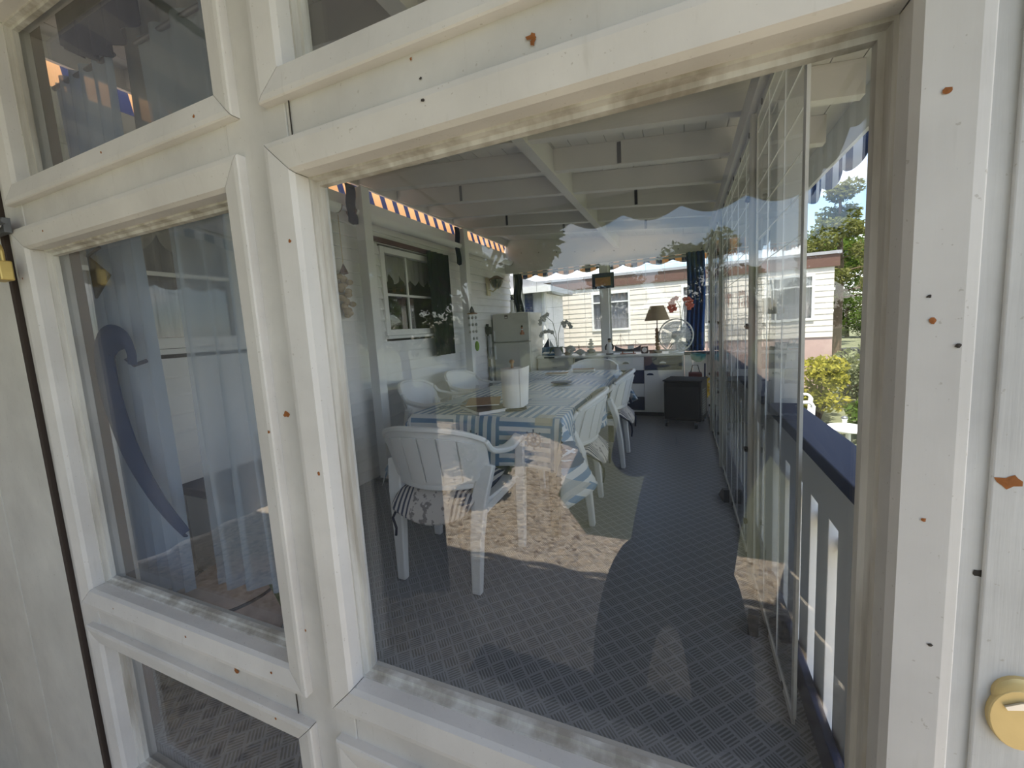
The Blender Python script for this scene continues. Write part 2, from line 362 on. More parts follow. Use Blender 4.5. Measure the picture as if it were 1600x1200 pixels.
XL0, XL1, XR0, XR1 = -1.52, -.74, -.574, .19
Z = [(-.02,.405), (.57,1.49), (1.65,2.03)]
D0, D1 = FY, .572
MB().box(-1.63, XL0-.01, D0, D1, -.14, 2.12).build('stile', M['frame'], door, bevel=.002)
MB().box(XR1+.01, .50, D0, D1, -.14, 2.12).build('stile', M['frame_rough'], door, bevel=.002)
MB().box(XL1+.01, XR0-.01, D0, D1, -.14, 2.12).build('mullion', M['frame'], door, bevel=.002)
for (a,b) in ((XL0-.0088,XL1+.0088),(XR0-.0088,XR1+.0088)):
    for (z0,z1) in ((-.14,-.03),(.415,.56),(1.50,1.64),(2.04,2.12)):
        MB().box(a, b, D0+.0015, D1, z0, z1).build('rail', M['frame'], door, bevel=.001)
for (z0,z1) in Z:
    for (a,b) in ((XL0,XL1),(XR0,XR1)): bead_set(door, a, b, z0, z1)
# raised flat strip on the right stile, where the paint is rougher
MB().box(.262, .50, .4955, .5005, -.14, 2.12).build('stile_strip', M['frame_rough'], door, bevel=.0015)
def blot(x, z, r, mat, y=.4826, name='nail_head', n=9, irr=.35, el=1):
    vs = [(x,y-.0006,z)]; 
    for k in range(n):
        a = 2*PI*k/n; q = r*(1+random.uniform(-irr,irr)); vs.append((x+q*math.cos(a)*el, y, z+q*math.sin(a)))
    MB().add(vs, [(0,1+(k+1)%n,1+k) for k in range(n)]+[tuple(range(1,n+1))]).build(name, mat, door)
# rusty nail heads and paint chips
for x,z,r,k,y in [(-0.7877, 1.6221, 0.0035, 0, 0.48501), (-1.1005, 1.6293, 0.003, 0, 0.48613), (-1.4022, 1.5153, 0.003, 0, 0.48541), (-0.5914, 1.3829, 0.0035, 0, 0.48666), (-0.6665, 1.0891, 0.006, 1, 0.4996), (-0.6962, 1.0588, 0.003, 0, 0.4825), (-1.5498, 1.419, 0.0025, 0, 0.4847), (-0.5883, 0.9882, 0.0032, 0, 0.48715), (-1.0803, 0.548, 0.0035, 0, 0.48593), (-0.9311, 0.4955, 0.006, 1, 0.4996), (-0.6894, 0.6549, 0.0035, 0, 0.4996), (-0.7902, 0.4424, 0.003, 0, 0.4831), (-0.7877, 0.5457, 0.003, 0, 0.48557), (-1.3974, 0.5452, 0.0025, 0, 0.4855), (-0.1626, 1.5668, 0.0055, 1, 0.4996), (-0.163, 1.5598, 0.0035, 1, 0.4996), (-0.3377, 1.5929, 0.002, 0, 0.4996), (-0.3132, 1.5261, 0.0022, 2, 0.4831), (-0.3249, 1.5642, 0.0018, 2, 0.4996), (0.2115, 1.4001, 0.003, 0, 0.48601), (0.2107, 1.2048, 0.0028, 0, 0.48613), (0.2271, 1.1816, 0.0018, 2, 0.4831), (0.2069, 1.2271, 0.0014, 2, 0.48673), (0.2736, 1.0559, 0.006, 1, 0.4951), (0.2708, 1.0544, 0.004, 1, 0.4951), (0.2604, 0.96, 0.0036, 2, 0.4996), (0.2121, 1.0144, 0.002, 0, 0.48591), (0.2217, 0.8871, 0.0016, 2, 0.48441)]:
    blot(x, z, r, M['crack'] if k == 2 else M['rust'], y, ('nail_head','rust_stain','paint_chip')[k], 11 if k else 9, .5 if k == 1 else .3, 1.25 if k else 1)
for x,z0,z1 in ((-.742,1.60,1.655),(-.571,.50,.57),(-.5735,1.49,1.60),(-.741,.41,.56)):
    MB().box(x-.0008, x+.0008, .4990, .5003, z0, z1).build('joint_crack', M['crack'], door)
# lock rosette with keyhole cover on the right stile
lk = MB().lathe([(.0,.4955),(.020,.4955),(.0195,.492),(.016,.490),(.0,.4895)], (.2925,0,.845), 28, 'y').build('lock_rosette', M['brasslight'], door, True)
lk['label'] = 'yellowish brass lock rosette'
cv = MB()
cv.prism([(.2915+.022*math.cos(a)*(1.0), .823+.031*math.sin(a)) for a in [2*PI*k/26 for k in range(26)]], 'y', .4962, .4895)
cv.build('lock_backplate', M['brasslight'], lk, bevel=.001)
MB().prism([(.279,.836),(.290,.843),(.303,.846),(.305,.842),(.296,.838),(.281,.833)], 'y', .4890, .4870).build('keyhole_cover', M['keyhole'], lk)

wf = struct('wall_front', 'white painted boards left of the glazed door', 'wall')
for x0,x1 in ((-2.0,-1.657),(-2.36,-2.006),(-2.72,-2.366)):
    MB().box(x0, x1, .492, .53, G, 2.45).build('board', M['panel'], wf, bevel=.003)
MB().box(-1.6505, -1.6315, .4905, .56, -.14, 2.3).build('gap_shade_strip', M['darkstrip'], wf)  # dark-coloured strip standing in for the shade in the gap beside the door
MB().box(-1.72, -1.60, .575, .62, -.14, 2.3).build('door_jamb', M['brown'], wf)
MB().box(-2.72, .78, .51, .57, 2.125, 2.62).build('header_board', M['panel'], wf)
MB().box(-2.72, .50, .51, .56, G, -.145).build('skirt_board', M['panel'], wf)
MB().box(-2.62, -2.02, .575, .60, -.14, 2.3).build('inner_lining', M['white'], wf)
# hasp and padlock on the left
hp = thing('padlock', 'brass padlock hanging from a steel hasp at the left door edge', 'padlock', (-1.555,.455,1.44))
MB().box(-.026,.026,-.012,.012,-.030,.018).build('lock_body', M['brass'], hp, bevel=.003)
sp = [(-.016,0,.015)] + [(-.016*math.cos(a),0,.040+.018*math.sin(a)) for a in [PI*k/8 for k in range(9)]] + [(.016,0,.015)]
MB().tube(sp, .0045, 8).build('shackle', M['brass'], hp, True)
ha = thing('door_hasp', 'galvanised hasp bolt across the gap left of the glazed door', 'hasp', (-1.535,.462,1.548))
MB().box(-.13,-.01,.006,.020,-.018,.018).build('hasp_plate', M['steel'], ha, bevel=.001)
MB().tube([(-.06,-.004,0),(.035,-.004,0)], .006, 10).build('bolt', M['steel'], ha, True)
MB().lathe([(0,-.012),(.010,-.012),(.010,.012),(0,.012)], (-.03,-.004,0), 14, 'x').build('ferrule', M['keyhole'], ha, True)

# ------------------------------------------------------------------ veranda shell
YE = 5.78
fl = MB().box(-2.62, .46, .575, 5.95, -.12, 0).build('floor', M['floor']); tag(fl, 'dark grey tread-plate vinyl veranda floor', 'floor', kind='structure')
WX = -2.5
wl = struct('wall_left', 'white lap siding wall of the mobile home', 'wall')
WIN = [(.62,1.66,1.22,2.04), (2.93,3.95,1.22,2.02)]
def wall_segments(z0, z1):
    segs = [(.58,5.9)]
    for (a,b,c,d) in WIN:
        if z1 > c+.001 and z0 < d-.001:
            out = []
            for s,e in segs:
                if a > s and b < e: out += [(s,a),(b,e)]
                else: out.append((s,e))
            segs = out
    return segs
nb = 24; zb = [0 + 2.34*i/nb for i in range(nb+1)]
zcuts = []
for i in range(nb):
    z0, z1 = zb[i], zb[i+1]
    for s,e in wall_segments(z0, z1):
        MB().prism([(WX-.02,z0-.008),(WX+.024,z0-.008),(WX+.024,z0+.004),(WX+.001,z1-.002),(WX-.02,z1-.002)], 'y', s, e).build('siding_board', M['siding'], wl)
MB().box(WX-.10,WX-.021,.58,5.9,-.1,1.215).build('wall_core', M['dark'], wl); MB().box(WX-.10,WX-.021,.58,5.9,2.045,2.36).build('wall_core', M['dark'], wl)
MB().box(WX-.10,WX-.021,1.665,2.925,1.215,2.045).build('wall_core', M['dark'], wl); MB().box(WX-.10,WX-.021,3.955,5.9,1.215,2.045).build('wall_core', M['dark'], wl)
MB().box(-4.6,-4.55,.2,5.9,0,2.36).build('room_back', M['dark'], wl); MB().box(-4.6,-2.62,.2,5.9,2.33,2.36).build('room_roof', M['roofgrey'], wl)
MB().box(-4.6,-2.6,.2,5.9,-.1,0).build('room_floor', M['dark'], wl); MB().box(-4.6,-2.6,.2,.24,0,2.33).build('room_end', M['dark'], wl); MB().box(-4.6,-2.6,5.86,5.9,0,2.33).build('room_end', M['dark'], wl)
for s in (.60,): MB().box(WX-.01,WX+.03,.58,.62,0,2.36).build('corner_strip', M['white'], wl)
for wi,(a,b,c,d) in enumerate(WIN):
    w = struct('window_%d' % (wi+1), 'white framed window in the siding with lace valance' if wi else 'white framed window behind the blue curtains', 'window')
    fx0, fx1 = WX-.03, WX+.035
    MB().box(fx0,fx1,a,a+.055,c,d).build('window_frame', M['white'], w, bevel=.003); MB().box(fx0,fx1,b-.055,b,c,d).build('window_frame', M['white'], w, bevel=.003)
    MB().box(fx0,fx1,a+.056,b-.056,c,c+.055).build('window_frame', M['white'], w, bevel=.003); MB().box(fx0,fx1,a+.056,b-.056,d-.055,d).build('window_frame', M['white'], w, bevel=.003)
    MB().box(fx0,fx1+.03,a-.02,b+.02,c-.03,c-.002).build('window_sill', M['white'], w, bevel=.003)
    MB().box(WX-.006,WX-.002,a+.05,b-.05,c+.05,d-.05).build('window_pane', M['wglass'], w)
    ym = a+.055+(b-a-.11)*(.36 if wi else .5); zm = c + (d-c)*.47
    MB().box(WX-.001,WX+.014,ym-.011,ym+.011,c+.055,d-.055).build('muntin', M['white'], w); MB().box(WX-.001,WX+.0135,a+.055,b-.055,zm-.011,zm+.011).build('muntin', M['white'], w)
    def lv(u, v, a=a, b=b, d=d):
        y = a+.05+(b-a-.1)*u; h = .17 + .09*abs(math.sin(u*PI*6))
        return (WX-.05+.012*math.sin(u*70), y, d-.05-h*v)
    MB().sheet(lv, 90, 6).build('lace_valance', M['lace'], w)
    if wi == 0:
        MB().sheet(lambda u,v: (WX-.07+.015*math.sin(u*80), a+.05+(b-a-.1)*u, d-.06-(d-c-.12)*v), 90, 3).build('net_curtain', M['netcurt'], w)
MB().box(WX+.0,WX+.05,2.80,4.05,2.045,2.085).build('drip_moulding', M['brown'], bpy.data.objects['window_2'])

zr = lambda x: 2.13 + .1*(.28-x)
ce = struct('ceiling', 'white painted sloping board ceiling on rafters', 'ceiling')
nbd = 29; xb0, xb1 = -2.43, .80
for i in range(nbd):
    a = xb0 + (xb1-xb0)*i/nbd; b = xb0 + (xb1-xb0)*(i+1)/nbd
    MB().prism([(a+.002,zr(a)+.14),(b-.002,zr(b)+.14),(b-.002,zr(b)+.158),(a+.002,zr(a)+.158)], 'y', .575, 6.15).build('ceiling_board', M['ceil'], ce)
MB().prism([(xb0,zr(xb0)+.159),(xb1,zr(xb1)+.159),(xb1,zr(xb1)+.18),(xb0,zr(xb0)+.18)], 'y', .56, 6.16).build('roof_sheet', M['roofgrey'], ce)
for k in range(9):
    y = .74 + .494*k
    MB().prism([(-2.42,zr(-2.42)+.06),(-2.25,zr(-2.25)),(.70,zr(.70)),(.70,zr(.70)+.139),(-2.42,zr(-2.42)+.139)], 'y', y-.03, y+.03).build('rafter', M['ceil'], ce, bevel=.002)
    for x in ((-.35,-1.75)[k%2], (-.35,-1.75)[k%2]-.9*(k%3==2)):
        MB().box(x-.012, x+.012, y-.034, y-.0302, zr(x)+.005, zr(x)+.13).build('steel_strap', M['steel'], ce)
MB().prism([(-.84,zr(-.84)-.02),(-.77,zr(-.77)-.02),(-.77,zr(-.77)+.135),(-.84,zr(-.84)+.135)], 'y', .576, YE).build('purlin', M['ceil'], ce, bevel=.002)
MB().box(-2.44,-2.421,.576,YE,zr(-2.42)+.045,zr(-2.42)+.139).build('wall_plate', M['ceil'], ce)
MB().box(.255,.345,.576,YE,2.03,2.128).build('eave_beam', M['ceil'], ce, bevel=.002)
MB().box(.78,.80,.5,6.2,2.03,2.24).build('eave_fascia', M['white'], ce)
eb = MB(); eb.prism([(-2.48,2.05),(.345,2.05),(.345,zr(.345)+.139),(-2.42,zr(-2.42)+.139),(-2.48,2.38)], 'y', YE-.05, YE+.02)
eb.build('end_beam', M['ceil'], ce, bevel=.002)
for k in range(10): MB().ball((-2.2+.27*k, YE-.052, zr(-2.2+.27*k)-.05), .007, 6, 4).build('nail_head', M['eyelet'], ce)
# striped fabric closing the gap between roof and caravan, lit by the sun from above
gs = MB().sheet(lambda u,v: (-2.485-.06*v, .6+5.5*u, 2.34+.23*v-.008*abs(math.sin(u*PI*32))*(1-v)), 256, 6).build('gap_awning', M['stripe'])
tag(gs, 'sunlit orange and navy striped fabric strip above the left gutter', 'awning')
MB().box(-2.475,-2.455,.58,5.9,2.26,2.352).build('trim_1', M['white']); tag(bpy.data.objects['trim_1'], 'white eaves board along the top of the siding', 'trim', kind='structure')

def gutter(y0, y1, label):
    t = thing('gutter', label, 'gutter', (-2.385,y0,2.215))
    L = y1-y0; m = MB(); R = .055
    arc = [(R*math.cos(a), R*math.sin(a)) for a in [PI+PI*k/10 for k in range(11)]]; inn = [((R-.004)*math.cos(a), (R-.004)*math.sin(a)) for a in [2*PI-PI*k/10 for k in range(11)]]
    m.prism(arc+inn, 'y', 0, L).build('trough', M['white'], t, True)
    for y in (0,L): MB().prism(arc, 'y', y-.006, y+.006).build('end_cap', M['brown'], t)
gutter(.62, 2.40, 'white gutter with brown end cap nearest the glazed door'); gutter(2.55, 4.18, 'white gutter above the lace-curtained window'); gutter(4.3, 5.7, 'white gutter over the wall lantern by the refrigerator')

# white posts along the left wall
for y,lab in ((2.62,'white veranda post with navy strap near the first gutter joint'),(4.22,'white veranda post with wind chime beside the lantern')):
    p = thing('veranda_post', lab, 'post', (-2.34,y,0))
    MB().box(-.045,.045,-.045,.045,0,zr(-2.34)).build('shaft', M['white'], p, bevel=.004)
    MB().box(-.07,.07,-.07,.07,0,.025).build('foot_plate', M['steel'], p)
for y,h,lab in ((2.52,.30,'navy rolled curtain strap hanging at the nearer left post'),(4.12,.42,'navy rolled curtain strap hanging at the farther left post')):
    t = tag(MB().sheet(lambda u,v: (-2.36+.008*math.sin(v*9), y-.045+.09*u, zr(-2.36)-.0-h*(v*(1-.08*abs(u-.5)))), 6, 8, .012).build('hanging_strap', M['navycloth']), lab, 'strap')
# end posts, end low wall
wb = struct('wall_back', 'low white boarded wall at the far end of the veranda', 'wall')
for k in range(28):
    MB().box(-2.48+.1*k, -2.382+.1*k, YE-.03, YE, 0, .74).build('board', M['white'], wb)
MB().box(-2.48,.345,YE-.05,YE+.03,.741,.78).build('ledge', M['navy'], wb)
for x,lab in ((-.995,'white post in the far opening behind the sideboard'),(-2.30,'white corner post behind the refrigerator')):
    p = thing('end_post', lab, 'post', (x,YE-.02,.78)); MB().box(-.055,.055,-.045,.045,0,1.269).build('shaft', M['white'], p, bevel=.004)
    MB().box(-.075,.075,-.05,.06,0,.03).build('foot_block', M['white'], p)

# ------------------------------------------------------------------ clear film windbreaks
def film_panel(name, label, axis, c, a, b, z0, z1, hz, vt, seam_every=None, group=None, eye=0):
    t = thing(name, label, 'windbreak', (0,0,0), 0, group)
    def B(u0,u1,w0,w1,q0,q1): return MB().box(q0,q1,u0,u1,w0,w1) if axis == 'x' else MB().box(u0,u1,q0,q1,w0,w1)
    B(a,b,z0,z1,c-.0008,c+.0008).build('clear_film', M['film'], t)
    m = MB(); r = .0013
    for z in hz:
        if axis == 'x': m.box(c-.002,c+.002,a,b,z-r/2,z+r/2)
        else: m.box(a,b,c-.002,c+.002,z-r,z+r)
    for u in vt:
        if axis == 'x': m.box(c-.002,c+.002,u-r,u+r,z0,z1)
        else: m.box(u-r,u+r,c-.002,c+.002,z0,z1)
    if m.v: tag(m.build('reinforcing_threads', M['thread'], t), kind='stuff')
    B(a,b,z0,z0+.03,c-.004,c+.004).build('bottom_hem', M['hem'], t); B(a,b,z1-.03,z1,c-.004,c+.004).build('top_hem', M['hem'], t)
    for e in (a,b): 
        B(e-.013,e+.013,z0+.031,z1-.031,c-.004,c+.004).build('side_hem', M['hem'], t)
    n = eye
    for k in range(n):
        u = a + (b-a)*(k+.5)/n
        for z in (z0+.015, z1-.015):
            MB().lathe([(.006,-.007),(.012,-.007),(.012,.001),(.006,.001)], (c,u,z) if axis == 'x' else (u,c,z), 8, axis).build('eyelet', M['eyelet'], t)
    return t
FX = .29
hz = [1.42+.105*i for i in range(6)]
film_panel('film_windbreak', 'clear film panel of the right side nearest the glazed door', 'x', FX, 1.27, 1.99, .01, 2.03, hz, [1.5,1.75], eye=3)
film_panel('film_windbreak', 'clear film panel of the right side between the second and third poles', 'x', FX, 2.03, 3.53, .01, 2.03, hz, [2.3,2.6,2.9,3.2], eye=5)
film_panel('film_windbreak', 'clear film panel of the right side just before the heater', 'x', FX, 3.57, 4.68, .01, 2.03, hz, [3.85,4.15,4.4], eye=4)
film_panel('film_windbreak', 'clear film panel of the right side next to the navy curtain', 'x', FX, 4.72, YE-.06, .01, 2.03, hz, [5.0,5.3], eye=3)
film_panel('film_windbreak', 'wide gridded clear film across the far end, left of the post', 'y', YE+.01, -2.25, -1.06, .79, 2.04, [.79+.235*i for i in range(1,6)], [-2.25+.24*i for i in range(1,5)])
film_panel('film_windbreak', 'wide gridded clear film across the far end, right of the post', 'y', YE+.01, -.93, .26, .79, 2.04, [.79+.235*i for i in range(1,6)], [-.93+.24*i for i in range(1,5)])
for y,lab in ((2.01,'pale pole with turn buttons where the first two film panels meet'),(3.55,'pale pole with turn buttons where the middle film panels meet'),(4.70,'pale pole with turn buttons at the last film panel')):
    p = thing('film_pole', lab, 'pole', (FX,y,0))
    MB().tube([(-.012,0,0),(-.012,0,2.03)], .014, 12).build('tube', M['hem'], p, True)
    for z in (.28,.62,1.17,1.70):
        q = MB().lathe([(.006,-.008),(.013,-.006),(.013,.004),(.006,.006)], (-.03,0,z), 10, 'x').build('turn_button', M['eyelet'], p)
        MB().box(-.040,-.034,-.024,.024,z-.004,z+.004).build('button_wing', M['eyelet'], q)
for y,rz,lab in ((2.90,.2,'black rubber wedge on the floor against the film, farther one'),(1.68,-.15,'black rubber wedge on the floor against the film, nearer one')):
    p = thing('floor_wedge', lab, 'wedge', (.245,y,0), rz)
    MB().prism([(-.06,0),(.06,0),(.06,.012),(-.02,.085),(-.06,.09)], 'x', -.018, .018).build('wedge_body', M['blackplastic'], p, bevel=.004)
    MB().box(-.012,.012,-.05,.03,.0,.02).build('wedge_rib', M['blackplastic'], p)

# ------------------------------------------------------------------ right-hand railing outside the film
def railing(y0, y1, label):
    t = thing('railing', label, 'railing', (.38,y0,0)); L = y1-y0
    MB().box(-.055,.055,0,L,.812,.85).build('hand_rail', M['navy'], t, bevel=.004)
    MB().box(-.018,.012,.003,L-.003,.655,.811).build('top_rail', M['white'], t, bevel=.003)
    MB().box(.013,.045,.003,L-.003,.56,.60).build('middle_rail', M['white'], t, bevel=.003)
    MB().box(-.045,-.022,0,L,-.12,.10).build('base_board', M['navy'], t, bevel=.003)
    n = int(L/.165); first = None
    for k in range(n):
        yy = (k+.5)*L/n
        if first is None: first = MB().box(-.014,.010,-.048,.048,-.12,.654).build('baluster', M['white'], t, bevel=.002, loc=(0,yy,0))
        else: share('baluster', first, t, (0,yy,0))
railing(.58, 1.93, 'navy capped white railing just behind the glazed door'); railing(2.08, 5.75, 'navy capped white railing running on behind the middle film panels')
p = thing('railing_post', 'white post between the two navy capped railings', 'post', (.40,2.005,-.12))
MB().box(-.05,.05,-.06,.06,0,2.155).build('shaft', M['white'], p, bevel=.004); MB().box(-.065,.065,-.075,.075,0,.03).build('foot_plate', M['steel'], p)
# striped scalloped valances round the eaves
def valance(name, label, mat, fn, n, period, z0, h, thick=.003):
    def f(u, v):
        s = fn(u); z = z0 - v*(h - .06*abs(math.sin(PI*s[2]/period))*0 - .05*(1-abs(math.sin(PI*s[2]/period))))
        return (s[0], s[1], z)
    return tag(MB().sheet(f, n, 4, thick).build(name, mat), label, 'valance')
valance('valance', 'blue striped scalloped valance along the right eave', M['stripev'], lambda u: (.83+.01*math.sin(u*90), .5+5.7*u, 5.7*u), 220, .34, 2.16, .22)
valance('valance', 'orange and navy scalloped valance across the far end', M['stripex'], lambda u: (-2.5+3.3*u, 6.2+.01*math.sin(u*60), 3.3*u), 130, .34, 2.24, .24)
# ------------------------------------------------------------------ resin armchairs
def make_chair(label, loc, rz):
    t = thing('resin_armchair', label, 'chair', loc, rz, 'white resin armchairs')
    P = M['plastic']
    def back(u, v):                                 # u -1..1 across, v 0..1 up
        a = u*1.02; x = .275*math.sin(a)/math.sin(1.02)*(.93+.07*v); y = -.235 + .13*(1-math.cos(a))/(1-math.cos(1.02))
        zt = .80 - .075*abs(u)**2.4; z = .505 + (zt-.505)*v
        return Vector((x, y-.05*v-.02*v*v, z))
    MB().sheet(lambda u,v: back(u*2-1, v), 28, 8, -.010).build('backrest', P, t, True)
    for k in range(6):
        u0 = -.84 + 1.68*k/6; u1 = u0 + 1.68/6
        def sl(u, v, u0=u0, u1=u1):
            p = back(u0+.012+(u1-u0-.024)*u, .10+.76*v); q = Vector((p.x, p.y, 0)); n = Vector((p.x*.9, -1+abs(p.x)*1.2, 0)).normalized()
            return p + n*.0150
        MB().sheet(sl, 5, 6, -.006).build('back_slat', P, t, True)
    rim = [back(-1+2*k/24, 1.0) + Vector((0,-.006,0)) for k in range(25)]
    MB().bar(rim, .026, .024).build('top_rim', P, t, True, bevel=.006)
    bot = [back(-.95+1.9*k/24, 0.0) for k in range(25)]
    MB().bar(bot, .026, .028).build('lower_rim', P, t, True, bevel=.006)
    for s in (-1,1):
        arm = [back(s*1.0,.98), back(s*1.0,.75)+Vector((s*.012,.02,0)), Vector((s*.298,-.07,.650)), Vector((s*.300,.03,.632)), Vector((s*.298,.13,.636)), Vector((s*.292,.20,.640)), Vector((s*.288,.235,.615)), Vector((s*.285,.243,.575))]
        pts = []
        for i in range(len(arm)-1):
            for k in range(4):
                q = k/4; p0 = arm[max(i-1,0)]; p1 = arm[i]; p2 = arm[i+1]; p3 = arm[min(i+2,len(arm)-1)]
                pts.append(.5*((2*p1)+(p2-p0)*q+(2*p0-5*p1+4*p2-p3)*q*q+(3*p1-p0-3*p2+p3)*q**3))
        pts.append(arm[-1]); n = len(pts)
        MB().bar(pts, [.030+.026*min(1,i/n*2.2) for i in range(n)], [.026]*n, up=(s*.25,.15,1)).build('armrest', P, t, True, bevel=.008)
        MB().bar([(s*.285,.243,.60),(s*.278,.235,.42),(s*.275,.225,.2),(s*.272,.215,0)], [.05,.056,.05,.042], [.05,.05,.044,.036], up=(0,1,0)).build('leg', P, t, True, bevel=.007)
        MB().bar([(s*.262,-.135,.60),(s*.232,-.18,.45),(s*.215,-.205,.25),(s*.208,-.225,0)], [.07,.075,.06,.046], [.04,.045,.044,.036], up=(0,1,0)).build('leg', P, t, True, bevel=.007)
    def seat(u, v):
        x = (u-.5)*(.47+.09*v); y = -.20+.45*v; z = .425 - .018*math.sin(PI*v)*(1-(2*u-1)**2) + .0*(v) - .035*max(0,v-.88)/.12
        return (x, y, z)
    MB().sheet(seat, 14, 14, .014).build('seat', P, t, True)
    for k in (-1,1): MB().box(k*.252-.008,k*.252+.008,-.19,.20,.375,.412).build('seat_skirt', P, t)
    MB().box(-.25,.25,.222,.236,.355,.405).build('front_apron', P, t, bevel=.004)
    return t
c1 = make_chair('white resin armchair nearest the door, its back to the viewer, at the table head', (-1.11,1.74,0), .03)
G6 = 'white resin armchairs'
dup(c1, (-.755,2.50,0), PI/2+.06, 'white resin armchair on the right of the table, nearer one', G6)
dup(c1, (-.70,3.55,0), PI/2+.02, 'white resin armchair on the right of the table, farther one', G6)
dup(c1, (-.97,4.47,0), PI-.05, 'white resin armchair at the far table end before the sideboard', G6)
dup(c1, (-2.02,2.98,0), -PI/2+.10, 'white resin armchair against the siding, nearer of two, under the window', G6)
dup(c1, (-2.02,3.73,0), -PI/2-.06, 'white resin armchair against the siding, farther of two, below the dark curtain', G6)

def cushion_mat():
    t = NT('cushion_print'); s = t.n('ShaderNodeSeparateXYZ'); t.l(t.obj(), s.inputs[0])
    ax = t.math('ABSOLUTE', s.outputs[0]); band = t.math('GREATER_THAN', ax, .11)
    st = t.math('LESS_THAN', t.math('FRACT', t.math('MULTIPLY', s.outputs[0], 42)), .48)
    k = t.math('MULTIPLY', band, st); pr = t.math('MULTIPLY', t.math('LESS_THAN', ax, .10), t.math('MULTIPLY', t.ramp(t.noise(26, 3, t.obj()), .56, .60), .8))
    c = t.mix(k, (.62,.58,.54), (.06,.07,.11)); c = t.mix(pr, c, (.16,.14,.14))
    return t.done(t.bsdf(c, .9, 0, .1))
CM = cushion_mat()
def cushion(loc, rz, label):
    t = thing('seat_cushion', label, 'cushion', loc, rz, 'striped seat cushions')
    def f(u, v):
        a, b = u*2-1, v*2-1; e = (1-a**4)*(1-b**4)
        y = -.05+b*.25*(1-.05*a*a); return (a*.225*(1-.10*b*b), y, .020+.040*math.sqrt(max(e,0)) - 1.15*max(0,-y-.215)*(1-.5*a*a))
    def g(u, v):
        x,y,z = f(u,v); a, b = u*2-1, v*2-1; return (x, y, -.004 + .018*max(0,1-0) * (max(abs(a),abs(b))**6) - 1.15*max(0,-y-.215)*(1-.5*a*a))
    m = MB(); m.sheet(f, 18, 18); n = len(m.v); m.sheet(lambda u,v: g(1-u,v), 18, 18)
    m.build('cover', CM, t, True)
    for s in (-1,1): MB().tube([(s*.17,-.27,-.02),(s*.185,-.30,-.07),(s*.17,-.30,-.12),(s*.18,-.295,-.16)], .006, 6).build('tie_string', M['navycloth'], t)
cushion((-1.11,1.75,.425), .03, 'striped printed cushion on the chair nearest the door'); cushion((-.755,2.50,.425), PI/2+.06, 'striped printed cushion on the nearer right-hand chair'); cushion((-.70,3.55,.425), PI/2+.02, 'striped printed cushion on the farther right-hand chair')

